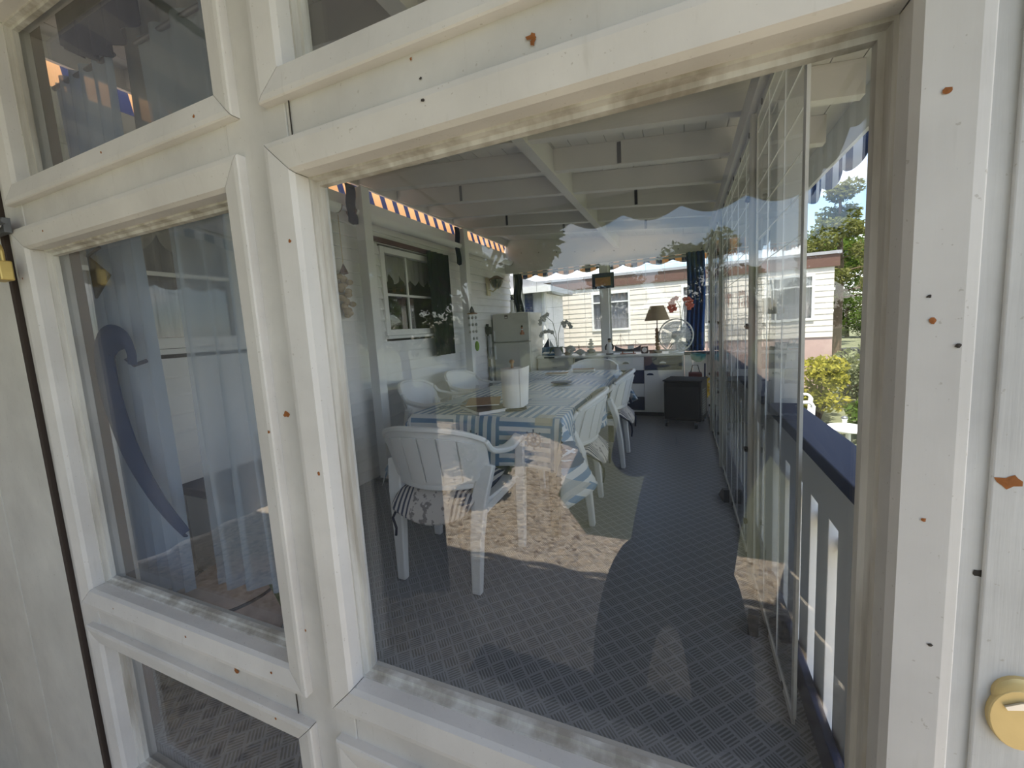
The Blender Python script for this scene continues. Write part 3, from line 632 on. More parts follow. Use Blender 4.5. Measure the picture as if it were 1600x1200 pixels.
# ------------------------------------------------------------------ table, cloth and things on it
TX0, TX1, TY0, TY1, TZ = -1.55, -.60, 2.0, 4.22, .728
tb = thing('dining_table', 'long dining table with dark legs under the nautical cloth', 'table', ((TX0+TX1)/2,(TY0+TY1)/2,0))
hx, hy = (TX1-TX0)/2, (TY1-TY0)/2
MB().box(-hx+.005,hx-.005,-hy+.005,hy-.005,TZ-.032,TZ-.003).build('tabletop', M['wood'], tb, bevel=.004)
for a in (-1,1):
    MB().box(a*(hx-.10)-.012,a*(hx-.10)+.012,-hy+.12,hy-.12,TZ-.10,TZ-.0325).build('apron', M['blackplastic'], tb)
    for b in (-1,1): MB().box(a*(hx-.09)-.025,a*(hx-.09)+.025,b*(hy-.12)-.025,b*(hy-.12)+.025,0,TZ-.0335).build('leg', M['blackplastic'], tb, bevel=.004)
def cloth_mat():
    t = NT('nautical_cloth'); s = t.n('ShaderNodeSeparateXYZ'); t.l(t.obj(uv=True), s.inputs[0]); u, v = s.outputs[0], s.outputs[1]
    sq = .30; iu = t.math('FLOOR', t.math('DIVIDE', u, sq)); iv = t.math('FLOOR', t.math('DIVIDE', v, sq))
    par = t.math('FLOORED_MODULO', t.math('ADD', iu, t.math('MULTIPLY', iv, 1)), 2)
    su = t.math('LESS_THAN', t.math('FRACT', t.math('MULTIPLY', u, 19)), .5); sv = t.math('LESS_THAN', t.math('FRACT', t.math('MULTIPLY', v, 19)), .5)
    m = t.n('ShaderNodeMix', data_type='FLOAT'); t.l(par, m.inputs['Factor']); t.l(su, m.inputs['A']); t.l(sv, m.inputs['B'])
    blue = t.mix(t.noise(7, 3, t.obj(uv=True)), (.11,.22,.38), (.20,.33,.48))
    c = t.mix(m.outputs['Result'], (.70,.72,.72), blue)
    def at(cu, cv):
        du = t.math('SUBTRACT', u, cu); dv = t.math('SUBTRACT', v, cv)
        r = t.math('SQRT', t.math('ADD', t.math('MULTIPLY', du, du), t.math('MULTIPLY', dv, dv))); return du, dv, r
    def ring(r, r0, w): return t.math('LESS_THAN', t.math('ABSOLUTE', t.math('SUBTRACT', r, r0)), w)
    def orr(a, b): return t.math('MAXIMUM', a, b)
    def andd(a, b): return t.math('MULTIPLY', a, b)
    for cu,cv in ((.42,-.14),(.80,-.12),(1.07,.20),(.22,.62),(.70,.95),(.30,1.55),(1.10,1.75)):     # ship's wheels
        du,dv,r = at(cu,cv); ang = t.math('ARCTAN2', dv, du)
        sp = andd(t.math('GREATER_THAN', t.math('COSINE', t.math('MULTIPLY', ang, 8)), .72), t.math('LESS_THAN', r, .058))
        c = t.mix(orr(orr(ring(r,.038,.005), ring(r,.012,.006)), sp), c, (.05,.085,.16))
    for cu,cv,rad in ((1.07,-.12,.062),(.12,.20,.05),(.60,1.25,.055)):               # navy anchor badges
        du,dv,r = at(cu,cv); c = t.mix(t.math('LESS_THAN', r, rad), c, (.03,.075,.16))
        shank = andd(t.math('LESS_THAN', t.math('ABSOLUTE', du), .004), t.math('LESS_THAN', t.math('ABSOLUTE', dv), .032))
        stock = andd(t.math('LESS_THAN', t.math('ABSOLUTE', t.math('SUBTRACT', dv, .018)), .003), t.math('LESS_THAN', t.math('ABSOLUTE', du), .014))
        arc = andd(ring(r,.029,.004), t.math('LESS_THAN', dv, -.008))
        c = t.mix(orr(orr(shank,stock),arc), c, (.42,.58,.72))
    for cu,cv,a,b,col in ((.86,.02,.05,.06,(.55,.50,.36)),(1.16,-.24,.05,.05,(.50,.50,.47)),(.40,.25,.09,.06,(.42,.42,.40)),(.62,.62,.08,.08,(.55,.62,.66)),(.30,1.05,.08,.05,(.60,.58,.50)),(.85,1.5,.08,.08,(.55,.62,.66))):
        du,dv,r = at(cu,cv); k = andd(t.math('LESS_THAN', t.math('ABSOLUTE', du), a), t.math('LESS_THAN', t.math('ABSOLUTE', dv), b)); c = t.mix(t.math('MULTIPLY', k, .8), c, col)
    return t.done(t.bsdf(c, .33, 0, .5, t.bump(t.noise(6, 3, t.obj()), .25, .01)))
OV = .285
def drape(u, v):                   # flat cloth coordinates (metres from near-left table corner) -> point
    W, L = TX1-TX0, TY1-TY0
    cx = min(max(u,0),W); cy = min(max(v,0),L); dx, dy = u-cx, v-cy; r = math.hypot(dx,dy)
    x, y, z = TX0+cx, TY0+cy, TZ+.003
    if r < 1e-6: return Vector((x, y, z + .0015*math.sin(u*9)*math.sin(v*7)))
    nx, ny = dx/r, dy/r; cor = abs(nx*ny)*2
    s = v if abs(nx) > abs(ny) else u
    k = min(1, r/.04)
    out = .012*k + r*(.10 + .10*math.sin(s*13+1.2)*(1-cor) + .42*cor) 
    tw = .055*r/.3*math.sin(math.atan2(ny,nx)*10+.6)*cor
    return Vector((x + nx*out - ny*tw*1.6, y + ny*out + nx*tw*1.6, z - max(0, r-.006)*(.985-.20*cor*0) * (.98 - .02*math.sin(s*13)) - .004*k))
def build_cloth():
    W, L = TX1-TX0, TY1-TY0
    def axis(n_in, n_ov, D): return [-OV+OV*i/n_ov for i in range(n_ov)] + [D*i/n_in for i in range(n_in)] + [D+OV*i/n_ov for i in range(n_ov+1)]
    us = axis(36,18,W); vs = axis(70,18,L); m = MB(); uvs = []
    for v in vs:
        for u in us: m.v.append(tuple(drape(u,v))); uvs.append((u,v))
    n = len(us)
    for j in range(len(vs)-1):
        for i in range(n-1): m.f.append((j*n+i, j*n+i+1, (j+1)*n+i+1, (j+1)*n+i))
    o = m.build('tablecloth', cloth_mat(), None, True); lay = o.data.uv_layers.new(name='UVMap')
    for lp in o.data.loops: lay.data[lp.index].uv = uvs[lp.vertex_index]
    sd = o.modifiers.new('thick','SOLIDIFY'); sd.thickness = .002; sd.offset = 1
    tag(o, 'blue and white striped nautical cloth draped over the long table', 'tablecloth')
build_cloth()
TT = TZ+.007
r = thing('paper_roll_stand', 'white kitchen paper roll on a wooden stand near the table head', 'paper roll', (-.945,2.20,TT))
MB().lathe([(0,0),(.075,0),(.075,.010),(.0,.014)], (0,0,0), 28).build('base', M['blackplastic'], r, True)
MB().tube([(0,0,.01),(0,0,.285)], .0085, 12).build('rod', M['wood'], r, True); MB().ball((0,0,.288), (.016,.016,.013)).build('knob', M['wood'], r, True)
rl = MB(); pr = [(.020,.016),(.066,.016),(.068,.020),(.071,.245),(.068,.25),(.020,.25)]; rl.lathe(pr, (0,0,0), 32).build('paper_roll', M['paper'], r, True)
MB().sheet(lambda u,v: (math.cos(-.6+u*.9)*(.073+.012*u+.02*u*v), math.sin(-.6+u*.9)*(.073+.012*u), .018+.23*v+.014*u), 8, 6, .001).build('loose_sheet', M['paper'], r, True)
def mag(x, y, w, d, rz, label, mat, n=2, z=TT):
    t = thing('magazine', label, 'magazine', (x,y,z), rz)
    MB().box(-w/2,w/2,-d/2,d/2,0,.006*n).build('pages', M['paper'], t)
    MB().sheet(lambda u,v: (-w/2-.003+(w+.006)*u, -d/2-.003+(d+.006)*v, .0065*n+.018*max(0,u-.75)*(n>1)), 8, 4, .001).build('cover', mat, t)
mag(-1.13,2.17,.21,.29,.9,'dark covered magazine lying by the paper roll',M['magazine'],3); mag(-1.16,2.22,.20,.27,.4,'brown folded leaflet on the magazine by the paper roll',M['wood'],1,TT+.036); mag(-1.30,2.42,.2,.14,.2,'dark flat booklet near the left table edge',M['magazine'],1)
mag(-1.17,3.86,.22,.12,.1,'tan booklet at the far left of the tabletop',M['wood'],2); mag(-.95,4.10,.22,.06,.02,'small red brown box lying at the far table edge',M['terracotta'],4)
pl = thing('serving_plate', 'small round dish on the far half of the tabletop', 'dish', (-.94,3.22,TT)); MB().lathe([(0,0),(.05,0),(.085,.012),(.088,.014),(.05,.005),(0,.005)], (0,0,0), 24).build('dish_body', M['stone'], pl, True); MB().lathe([(.086,.012),(.091,.014),(.086,.017)], (0,0,0), 24).build('rim', M['steel'], pl, True)

# ------------------------------------------------------------------ far end: refrigerator, units, sideboard
fr = thing('refrigerator', 'white two-door refrigerator in the far left corner', 'refrigerator', (-2.18,5.40,0))
MB().box(-.27,.27,-.24,.26,.03,1.43).build('body', M['fridge'], fr, bevel=.008)
ud = MB().box(-.27,.27,-.30,-.243,1.04,1.43).build('freezer_door', M['fridge'], fr, bevel=.012); ld = MB().box(-.27,.27,-.30,-.243,.05,1.03).build('door', M['fridge'], fr, bevel=.012)
MB().box(-.255,-.235,-.325,-.301,1.06,1.2).build('handle', M['white'], ud); MB().box(-.255,-.235,-.325,-.301,.80,1.0).build('handle', M['white'], ld)
for x in (-.22,.22): MB().tube([(x,-.2,0),(x,-.2,.04)], .018, 8).build('foot', M['blackplastic'], fr)
m = thing('fridge_magnet', 'small red and white lighthouse magnet on the freezer door', 'magnet', (-2.01,5.098,1.19))
MB().lathe([(.03,-.06),(.032,-.03),(.016,-.028),(.011,.04),(.0,.04)], (0,0,0), 10).build('tower', M['terracotta'], m); MB().lathe([(.013,.041),(.014,.055),(.0,.075)], (0,0,0), 10).build('lantern', M['blackplastic'], m); MB().lathe([(.0135,-.005),(.0145,.012),(.0125,.02)], (0,0,0), 10).build('white_band', M['white'], m)
m = thing('fridge_magnet', 'tiny dark square magnet at the top of the freezer door', 'magnet', (-2.235,5.097,1.385)); MB().box(-.024,.024,-.003,.003,-.024,.024).build('plate', M['magazine'], m); MB().box(-.018,.018,-.0045,-.0031,-.016,-.004).build('label_strip', M['paper'], m)
b = thing('bottle_opener_figure', 'slim white lighthouse ornament on top of the refrigerator', 'ornament', (-2.22,5.30,1.43))
MB().lathe([(.045,0),(.045,.02),(.03,.025),(.022,.17),(.03,.175),(.03,.185),(.018,.19)], (0,0,0), 14).build('tower', M['white'], b, True); MB().lathe([(.017,.191),(.017,.225),(.023,.228),(0,.25)], (0,0,0), 12).build('lantern_room', M['navy'], b, True)
t = tag(MB().sheet(lambda u,v: (-2.33+.13*u+.02*math.sin(v*8), 5.68+.02*math.sin(u*18), 2.02-.56*v), 24, 12, .004).build('navy_curtain', M['navycloth']), 'short navy curtain gathered above the refrigerator', 'curtain')
wu = thing('cooler_unit', 'low white chest unit beside the refrigerator', 'cabinet', (-1.635,5.53,0))
MB().box(-.255,.255,-.20,.20,.02,.775).build('body', M['fridge'], wu, bevel=.006); MB().box(-.265,.265,-.225,.205,.776,.805).build('lid', M['white_gloss'], wu, bevel=.006); MB().box(-.245,.245,-.222,-.2005,.05,.74).build('door', M['fridge'], wu, bevel=.006)
MB().box(-.03,.03,-.2245,-.2222,.64,.648).build('badge', M['steel'], wu); MB().box(-.15,.0,-.227,-.2255,.781,.796).build('vent_slot', M['blackplastic'], wu)
SBX0, SBY0 = -1.36, 5.30
sb = thing('sideboard', 'navy and white chequered sideboard along the far end', 'sideboard', (SBX0,SBY0,0))
W, colw, rowh, zb0 = 1.36, .445, .173, .075
MB().box(0,W,.022,.41,.05,.775).build('carcass', M['white'], sb); MB().box(-.015,W+.015,-.02,.415,.776,.80).build('top_board', M['white_gloss'], sb, bevel=.003); MB().box(.02,W-.02,.04,.40,0,.049).build('plinth', M['blackplastic'], sb)
def cup(parent, x, z, mat):
    m = MB(); vs = []; n = 9
    m.prism([(x+.042*math.cos(a), z+.026*math.sin(a)) for a in [PI*k/n for k in range(n+1)]], 'y', -.020, -.0005); m.build('cup_handle', mat, parent, bevel=.006)
cols = [['n','w','n','w'],['w','n','w','n']]
for ci in range(2):
    for ri in range(4):
        k = cols[ci][ri]; x0 = .012+ci*(colw+.003); z1 = zb0+rowh*(4-ri); z0 = z1-rowh+.004
        d = MB().box(x0,x0+colw-.003,0,.0215,z0,z1).build('drawer', M['navy'] if k == 'n' else M['white'], sb, bevel=.002); cup(d, x0+colw/2, (z0+z1)/2, M['white'] if k == 'n' else M['navy'])
x0 = .012+2*(colw+.003); z1 = zb0+rowh*4
d = MB().box(x0,x0+colw-.003,0,.0215,z1-rowh+.004,z1).build('drawer', M['navy'], sb, bevel=.002); cup(d, x0+colw/2, z1-rowh/2, M['white'])
d = MB().box(x0,x0+colw-.003,0,.0215,zb0,z1-rowh).build('door', M['white'], sb, bevel=.002); cup(d, x0+.07, z1-rowh-.06, M['navy'])
SZ = .80
# --- ornaments, left to right
b = thing('gift_bag', 'blue paper bag with white sails beside the refrigerator', 'bag', (-1.76,5.50,.805)); MB().prism([(-.11,0),(.12,0),(.105,.12),(-.10,.12)], 'y', -.05, .05).build('bag_body', plain('bag_blue',(.05,.16,.32),.6,0,.5,14), b, bevel=.006)
MB().prism([(-.09,.122),(.0,.122),(-.005,.25)], 'y', -.012, .0).build('sail', M['navy'], b); MB().prism([(.005,.122),(.07,.122),(.01,.23)], 'y', -.012, .0).build('sail', M['white'], b); MB().prism([(-.10,.03),(.09,.03),(.07,.055),(-.07,.055)], 'y', -.053, -.0505).build('printed_boat', M['white'], b)
def orchid(loc, petal, label, stems, potm, big=.03, leafs=5):
    t = thing('orchid', label, 'orchid', loc)
    MB().lathe([(0,0),(.048,0),(.06,.115),(.054,.115),(.05,.09),(0,.09)], (0,0,0), 18).build('pot', potm, t, True)
    for k in range(leafs):
        a = k*2*PI/leafs+.4; L = .15
        def lf(u, v, a=a):
            rr = .012+L*u; w = .026*math.sin(PI*min(1,u*.9+.08))*(v-.5)*2; z = .10+.10*u-.17*u*u+.02*abs(v-.5)
            return (rr*math.cos(a)-w*math.sin(a), rr*math.sin(a)+w*math.cos(a), z)
        MB().sheet(lf, 8, 4, .002).build('leaf', M['stem'], t, True)
    for si,(pts, fl) in enumerate(stems):
        MB().tube(pts, .004, 6).build('flower_stem', M['stem'], t)
        for (fx,fy,fz) in fl:
            m = MB()
            for q in range(5):
                an = PI/2+q*2*PI/5; m.ball((fx+big*.75*math.cos(an), fy, fz+big*.75*math.sin(an)), (big*.62,.006,big*.62), 7, 5)
            m.ball((fx,fy-.008,fz-.004), (.009,.012,.009), 6, 4); m.build('blossom', petal, t, True)
orchid((-1.615,5.43,.805), M['greyflower'], 'white orchid with arching stems in a grey pot on the chest unit',
   [([(0,0,.1),(-.02,0,.30),(-.06,0,.47),(-.16,0,.56),(-.24,0,.53)], [(-.17,-.01,.56),(-.21,-.01,.54),(-.235,-.01,.50),(-.13,-.01,.58),(-.24,-.01,.46),(-.18,-.01,.51)]),
    ([(.01,0,.1),(.015,0,.30),(.06,0,.44),(.14,0,.46),(.20,0,.42)], [(.09,-.01,.45),(.14,-.01,.46),(.18,-.01,.43),(.20,-.01,.39),(.11,-.01,.41)]),
    ([(-.01,0,.1),(-.03,0,.25),(-.09,0,.35),(-.2,0,.34)], [(-.12,-.01,.35),(-.17,-.01,.345),(-.22,-.01,.32),(-.24,-.01,.29),(-.07,-.01,.33)])], M['pot'], .024)
orchid((-.02,5.58,SZ), M['red'], 'red orchid behind the fan at the right end of the sideboard',
   [([(0,0,.1),(0,0,.4),(-.01,0,.58),(-.06,0,.68),(-.12,0,.64)], [(-.05,-.01,.68),(-.09,-.01,.66),(-.12,-.01,.62),(-.13,-.01,.57),(-.08,-.01,.60),(-.11,-.01,.53),(-.07,-.01,.55)]),
    ([(0,0,.1),(.01,0,.4),(.04,0,.62),(.09,0,.68),(.14,0,.62)], [(.05,-.01,.66),(.09,-.01,.66),(.12,-.01,.63),(.13,-.01,.58),(.08,-.01,.60),(.10,-.01,.55)])], M['pot'], .024, 4)
t = thing('spiral_shell', 'large pale spiral shell next to the orchid pot', 'shell', (-1.43,5.45,SZ)); 
m = MB(); sp = [((.085-.0035*k)*0+ -.02+.055*(1-k/26)*math.cos(k*.55), .02*math.sin(k*.3), .062+.055*(1-k/26)*math.sin(k*.55)) for k in range(27)]
m.tube(sp, [.030*(1-k/28)+.004 for k in range(27)], 8).build('shell_body', M['stone'], t, True); MB().ball((-.055,0,.028), (.05,.035,.028)).build('shell_lip', M['tan'], t, True)
t = thing('conch_shell', 'pointed pale conch shell beside the spiral shell', 'shell', (-1.30,5.45,SZ)); m = MB(); m.lathe([(0,-.085),(.018,-.06),(.045,-.01),(.04,.02),(.028,.022),(.025,.045),(.015,.048),(0,.075)], (0,0,.044), 12, 'x').build('shell_body', M['stone'], t, True); MB().lathe([(.0,.04),(.012,.045),(0,.11)], (-.02,0,.05), 8).build('spire', M['tan'], t, True)
t = thing('stone_stack', 'grey ornament of stacked pebbles on the sideboard', 'ornament', (-1.155,5.46,SZ)); z = 0
MB().box(-.075,.075,-.04,.04,0,.022).build('base_slab', M['stone'], t, bevel=.004); z = .022
for rr in (.060,.048,.040,.030,.022): MB().ball((random.uniform(-.006,.006),0,z+rr*.5), (rr,rr*.8,rr*.5), 10, 6).build('pebble', M['steel'] if rr > .05 else M['stone'], t, True); z += rr*.98
t = thing('fisherman_figurine', 'dark and white fisherman figurine beside the ship model', 'figurine', (-.905,5.46,SZ))
MB().lathe([(.05,0),(.05,.012),(0,.012)], (0,0,0), 14).build('base', M['blackplastic'], t); MB().lathe([(.035,.012),(.045,.06),(.038,.12),(.02,.155),(.012,.16)], (0,0,0), 12).build('body', M['white'], t, True); MB().ball((0,0,.178), (.020,.020,.024)).build('head', M['tan'], t, True)
MB().lathe([(.028,.192),(.022,.198),(.018,.212),(0,.216)], (0,0,0), 12).build('hat', M['blackplastic'], t, True)
for s in (-1,1): MB().tube([(s*.03,-.0,.135),(s*.052,-.01,.10),(s*.045,-.035,.065)], [.013,.012,.010], 7).build('arm', M['blackplastic'], t, True)
t = thing('model_ship', 'black hulled model fishing boat on a red stand', 'model ship', (-.665,5.45,SZ))
m = MB(); hull = []
for i in range(11):
    u = i/10; w = .032*math.sin(PI*min(1,.12+u*.95)**.8) if u < .98 else .006; sh = .062+.05*(abs(u-.5)*2)**2.2
    hull.append((-.165+.33*u, max(w,.004), sh))
vs = []; 
for x,w,sh in hull: vs += [(x,-w,sh),(x,-w*.55,.034),(x,w*.55,.034),(x,w,sh)]
fs = [(i*4+k,i*4+k+1,(i+1)*4+k+1,(i+1)*4+k) for i in range(10) for k in range(3)] + [(i*4+3,i*4,(i+1)*4,(i+1)*4+3) for i in range(10)] + [(0,1,2,3),(43,42,41,40)]
m.add(vs, fs).build('hull', M['hull'], t, True)
for x in (-.07,.07): MB().box(x-.006,x+.006,-.025,.025,0,.036).build('stand_leg', M['terracotta'], t)
MB().box(-.10,.10,-.02,.02,0,.008).build('stand_bar', M['terracotta'], t); MB().box(.0,.075,-.018,.018,.062,.11).build('wheelhouse', M['white'], t); MB().box(-.008,.083,-.022,.022,.11,.116).build('roof', M['terracotta'], t)
for x,h in ((-.09,.27),(.10,.18)):
    MB().tube([(x,0,.06),(x,0,h)], .003, 6).build('mast', M['wood'], t); MB().tube([(x,0,h-.02),(x+.08,0,.10)], .0014, 4).build('rigging', M['blackplastic'], t); MB().tube([(x,0,h-.02),(x-.07,0,.09)], .0014, 4).build('rigging', M['blackplastic'], t)
t = thing('desk_clock', 'small black square clock with pale round dial', 'clock', (-.455,5.45,SZ)); MB().box(-.042,.042,-.02,.02,0,.09).build('case', M['blackplastic'], t, bevel=.005); dl = MB().lathe([(0,-.0225),(.03,-.0225),(.032,-.0202),(0,-.0202)], (0,0,.046), 20, 'y').build('dial', M['paper'], t)
MB().box(-.001,.001,-.0245,-.0226,.046,.070).build('hand', M['blackplastic'], dl); MB().box(0,.016,-.0245,-.0226,.045,.047).build('hand', M['blackplastic'], dl)
t = thing('trinket_box', 'tiny dark trinket box between clock and table lamp', 'box', (-.365,5.44,SZ)); MB().box(-.03,.03,-.02,.02,0,.03).build('body', M['brown'], t, bevel=.002); MB().box(-.032,.032,-.022,.022,.031,.042).build('lid', M['brown'], t, bevel=.003)
t = thing('table_lamp', 'table lamp with beige cone shade and carved figure base', 'lamp', (-.30,5.50,SZ))
MB().lathe([(.055,0),(.055,.02),(.03,.03),(0,.03)], (0,0,0), 16).build('base', M['brown'], t, True); m = MB()
for k,(zz,rr) in enumerate(((.06,.032),(.11,.026),(.16,.034),(.205,.024),(.245,.034),(.29,.022))): m.ball((.006*(-1)**k,0,zz), (rr,rr*.8,.032), 9, 6)
m.build('carved_figures', M['wood'], t, True); MB().tube([(0,0,.03),(0,0,.46)], .006, 8).build('pole', M['brown'], t)
MB().lathe([(.155,.415),(.085,.60),(.083,.60),(.153,.415)], (0,0,0), 28).build('lamp_shade', M['shade'], t, True)
# fan
t = thing('table_fan', 'white round fan with clear blades at the right sideboard end', 'fan', (-.075,5.40,SZ), -.25)
MB().lathe([(.09,0),(.09,.012),(.04,.02),(.016,.03),(0,.03)], (0,0,0), 20).build('base', M['white_gloss'], t, True); MB().tube([(0,.03,.02),(0,.03,.20)], .014, 10).build('stand', M['white_gloss'], t, True); MB().lathe([(0,.14),(.05,.12),(.06,.02),(.03,0)], (0,0,.215), 16, 'y').build('motor_housing', M['white_gloss'], t, True)
cg = MB(); RR = .20
for q in range(2):
    for rr in (.05,.10,.15,.2): cg.tube([(rr*math.cos(a), (-.075 if q == 0 else .045)*(1-(rr/.215)**2*.8), 0.215+rr*math.sin(a)) for a in [2*PI*k/28 for k in range(29)]], .0016, 4, False)
    for k in range(28):
        a = 2*PI*k/28; cg.tube([(rr*math.cos(a), (-.075 if q == 0 else .045)*(1-(rr/.215)**2*.8), 0.215+rr*math.sin(a)) for rr in (.02,.08,.14,.205)], .0012, 3, False)
tag(cg.build('guard_wires', M['white_gloss'], t), kind='stuff')
MB().tube([(.206*math.cos(a), -.012, 0.215+.206*math.sin(a)) for a in [2*PI*k/40 for k in range(41)]], .007, 8, False).build('guard_rim', M['white_gloss'], t, True)
for k in range(4):
    def bl(u, v, k=k):
        a = k*PI/2+.3+(u-.5)*1.42*(.7+.3*v); rr = .03+.15*v; return (rr*math.cos(a), -.02-.035*(u-.5), 0.215+rr*math.sin(a))
    MB().sheet(bl, 6, 6, .002).build('blade', M['fanblade'], t, True)
MB().lathe([(0,-.078),(.03,-.074),(.034,-.06),(0,-.06)], (0,0,.215), 16, 'y').build('hub_badge', M['pot'], t, True)
# heater
t = thing('gas_heater', 'black cabinet gas heater on castors before the sideboard', 'heater', (.03,4.94,0), -.22)
MB().box(-.215,.185,-.13,.22,.07,.515).build('body', M['black'], t, bevel=.015); MB().box(-.225,.195,-.14,.23,.516,.53).build('top_plate', M['black'], t, bevel=.005); MB().box(-.19,.16,-.136,-.1305,.11,.46).build('front_panel', M['blackplastic'], t, bevel=.004)
for k in range(11): MB().box(.1855,.190,-.08,.10,.13+.028*k,.145+.028*k).build('vent_slat', M['steel'], t)
for x in (-.17,.14):
    MB().bar([(x,-.20,.06),(x,.24,.06)], .025, .02).build('base_bar', M['steel'], t)
    for y in (-.17,.22): MB().lathe([(0,-.012),(.025,-.012),(.025,.012),(0,.012)], (x,y,.026), 12, 'x').build('castor', M['blackplastic'], t, True)
# curtains in the far right corner and clutter behind the heater
t = tag(MB().sheet(lambda u,v: (.05+.21*u+.012*math.sin(v*5), 5.62+.028*math.sin(u*26+v), 2.04-1.24*v), 48, 12, .003).build('navy_curtain', M['royal'],None,True), 'long blue curtain gathered in the far right corner', 'curtain')
t = thing('wire_basket', 'teal wire basket hanging behind the heater', 'basket', (.17,5.22,.70)); MB().lathe([(.03,0),(.075,.03),(.088,.10),(.084,.10),(.07,.035),(.0,.008)], (0,0,0), 16).build('bowl', M['teal'], t, True); MB().tube([(.085*math.cos(a),.085*math.sin(a),.10) for a in [2*PI*k/24 for k in range(25)]], .004, 6, False).build('rim', M['blackplastic'], t); MB().tube([(-.085,0,.10),(-.05,0,.18),(0,0,.21),(.05,0,.18),(.085,0,.10)], .003, 6).build('handle', M['blackplastic'], t)
t = thing('feather_duster', 'yellow duster with blue handle leaning in the corner', 'duster', (.24,5.20,0)); MB().tube([(0,.08,0),(0,.0,.68)], .009, 8).build('handle', M['royal'], t)
m = MB()
for k in range(60):
    a = random.uniform(0,2*PI); zz = random.uniform(.26,.50); m.cbox((.030*math.cos(a),.04+.03*math.sin(a),zz), (.03,.02,.05), random.uniform(0,6), random.uniform(-1,1), random.uniform(-1,1))
m.build('feathers', M['yellow'], t)
t = thing('shopping_bag', 'dark red bag standing in the corner behind the heater', 'bag', (.14,5.40,0)); MB().prism([(-.09,0),(.09,0),(.075,.55),(-.075,.55)], 'y', -.07, .07).build('bag_body', plain('bag_red',(.16,.03,.03),.7), t, bevel=.01); MB().tube([(-.05,0,.55),(-.03,0,.64),(.03,0,.64),(.05,0,.55)], .006, 6).build('handle', M['blackplastic'], t)
# small sign on the post
t = thing('wall_plaque', 'navy plaque with orange picture on the far post', 'plaque', (-1.005,5.69,1.80)); MB().box(-.15,.15,-.008,.008,-.105,.105).build('board', M['navy'], t, bevel=.003); MB().box(-.105,.105,-.0105,-.0085,-.07,.045).build('picture', plain('plaque_picture',(.5,.24,.09),.6,0,.6,25), t)

# ------------------------------------------------------------------ on the left wall
t = tag(MB().sheet(lambda u,v: (-2.40+.03*math.sin(u*22), 3.57+.37*u+.04*(v-.5)*(1-u), 2.06-1.08*v), 40, 10, .004).build('dark_curtain', M['darkgreen'],None,True), 'dark green curtain hanging beside the lace-curtained window', 'curtain')
t = thing('wall_lantern', 'yellowish wall lantern with glass bowl by the refrigerator', 'wall lamp', (-2.48,5.08,1.86)); MB().box(0,.02,-.05,.05,-.17,.07).build('back_plate', M['lampglass'], t, bevel=.004); MB().tube([(.02,0,-.09),(.08,0,-.12),(.14,0,-.08)], .010, 8).build('arm', M['lampglass'], t, True)
MB().lathe([(.02,-.085),(.06,-.06),(.09,.0),(.092,.03),(.086,.03),(.055,-.05),(.0,-.07)], (.14,0,0), 18).build('glass_bowl', M['glass_dark'], t, True); MB().lathe([(.10,.031),(.10,.045),(.03,.085),(0,.09)], (.14,0,0), 18).build('cap', M['brown'], t, True)
for k in range(6):
    a = 2*PI*k/6; MB().tube([(.14+.095*math.cos(a),.095*math.sin(a),.03),(.14+.062*math.cos(a),.062*math.sin(a),-.06),(.14+.02*math.cos(a),.02*math.sin(a),-.088)], .004, 5).build('cage_bar', M['lampglass'], t)
t = thing('down_pipe', 'black pipe with grey sleeves beside the refrigerator', 'pipe', (-2.455,4.95,0)); MB().tube([(0,0,0),(0,0,1.30)], .018, 10).build('pipe', M['blackplastic'], t, True)
for z0,z1 in ((.25,.72),(.82,1.14)): MB().tube([(0,0,z0),(0,0,z1)], .024, 10).build('sleeve', M['steel'], t, True)
MB().box(-.02,.045,-.03,.03,1.16,1.26).build('valve_box', M['blackplastic'], t, bevel=.005)
t = thing('shell_garland', 'brown garland of threaded shells hanging on the near left wall', 'garland', (-2.42,2.44,1.38)); MB().tube([(0,0,0),(0,0,.78)], .003, 5).build('cord', M['straw'], t)
for k in range(22):
    MB().ball((random.uniform(-.03,.03),random.uniform(-.045,.045),.02+.014*k), (.026,.030,.022), 7, 5).build('shell', M['tan'], t, True)
MB().lathe([(.0,.33),(.035,.34),(.0,.42)], (0,0,0), 9).build('cone', M['brown'], t)
t = thing('wind_chime', 'shell wind chime hanging in front of the farther left post', 'wind chime', (-2.24,4.14,.98)); MB().tube([(0,0,.45),(0,0,.66),(-.06,.07,.67)], .003, 5).build('cord', M['thread'], t); MB().lathe([(.0,.46),(.06,.44),(.06,.432),(0,.43)], (0,0,0), 14).build('top_disc', M['wood'], t, True)
for k in range(6):
    a = k*PI/3; x,y = .045*math.cos(a), .045*math.sin(a); L = random.uniform(.16,.36); MB().tube([(x,y,.43),(x,y,.43-L)], .0015, 4).build('string', M['thread'], t)
    for j in range(int(L/.08)): MB().ball((x,y,.39-.08*j), (.016,.010,.018), 6, 4).build('shell', M['stone'], t, True)
MB().ball((0.02,0.03,.06), (.03,.02,.06), 8, 6).build('green_fish', M['green'], t, True)
MB().prism([(-.05,.46),(.0,.52),(.05,.46),(0,.44)], 'x', -.008, .008).build('bird', M['blackplastic'], t)
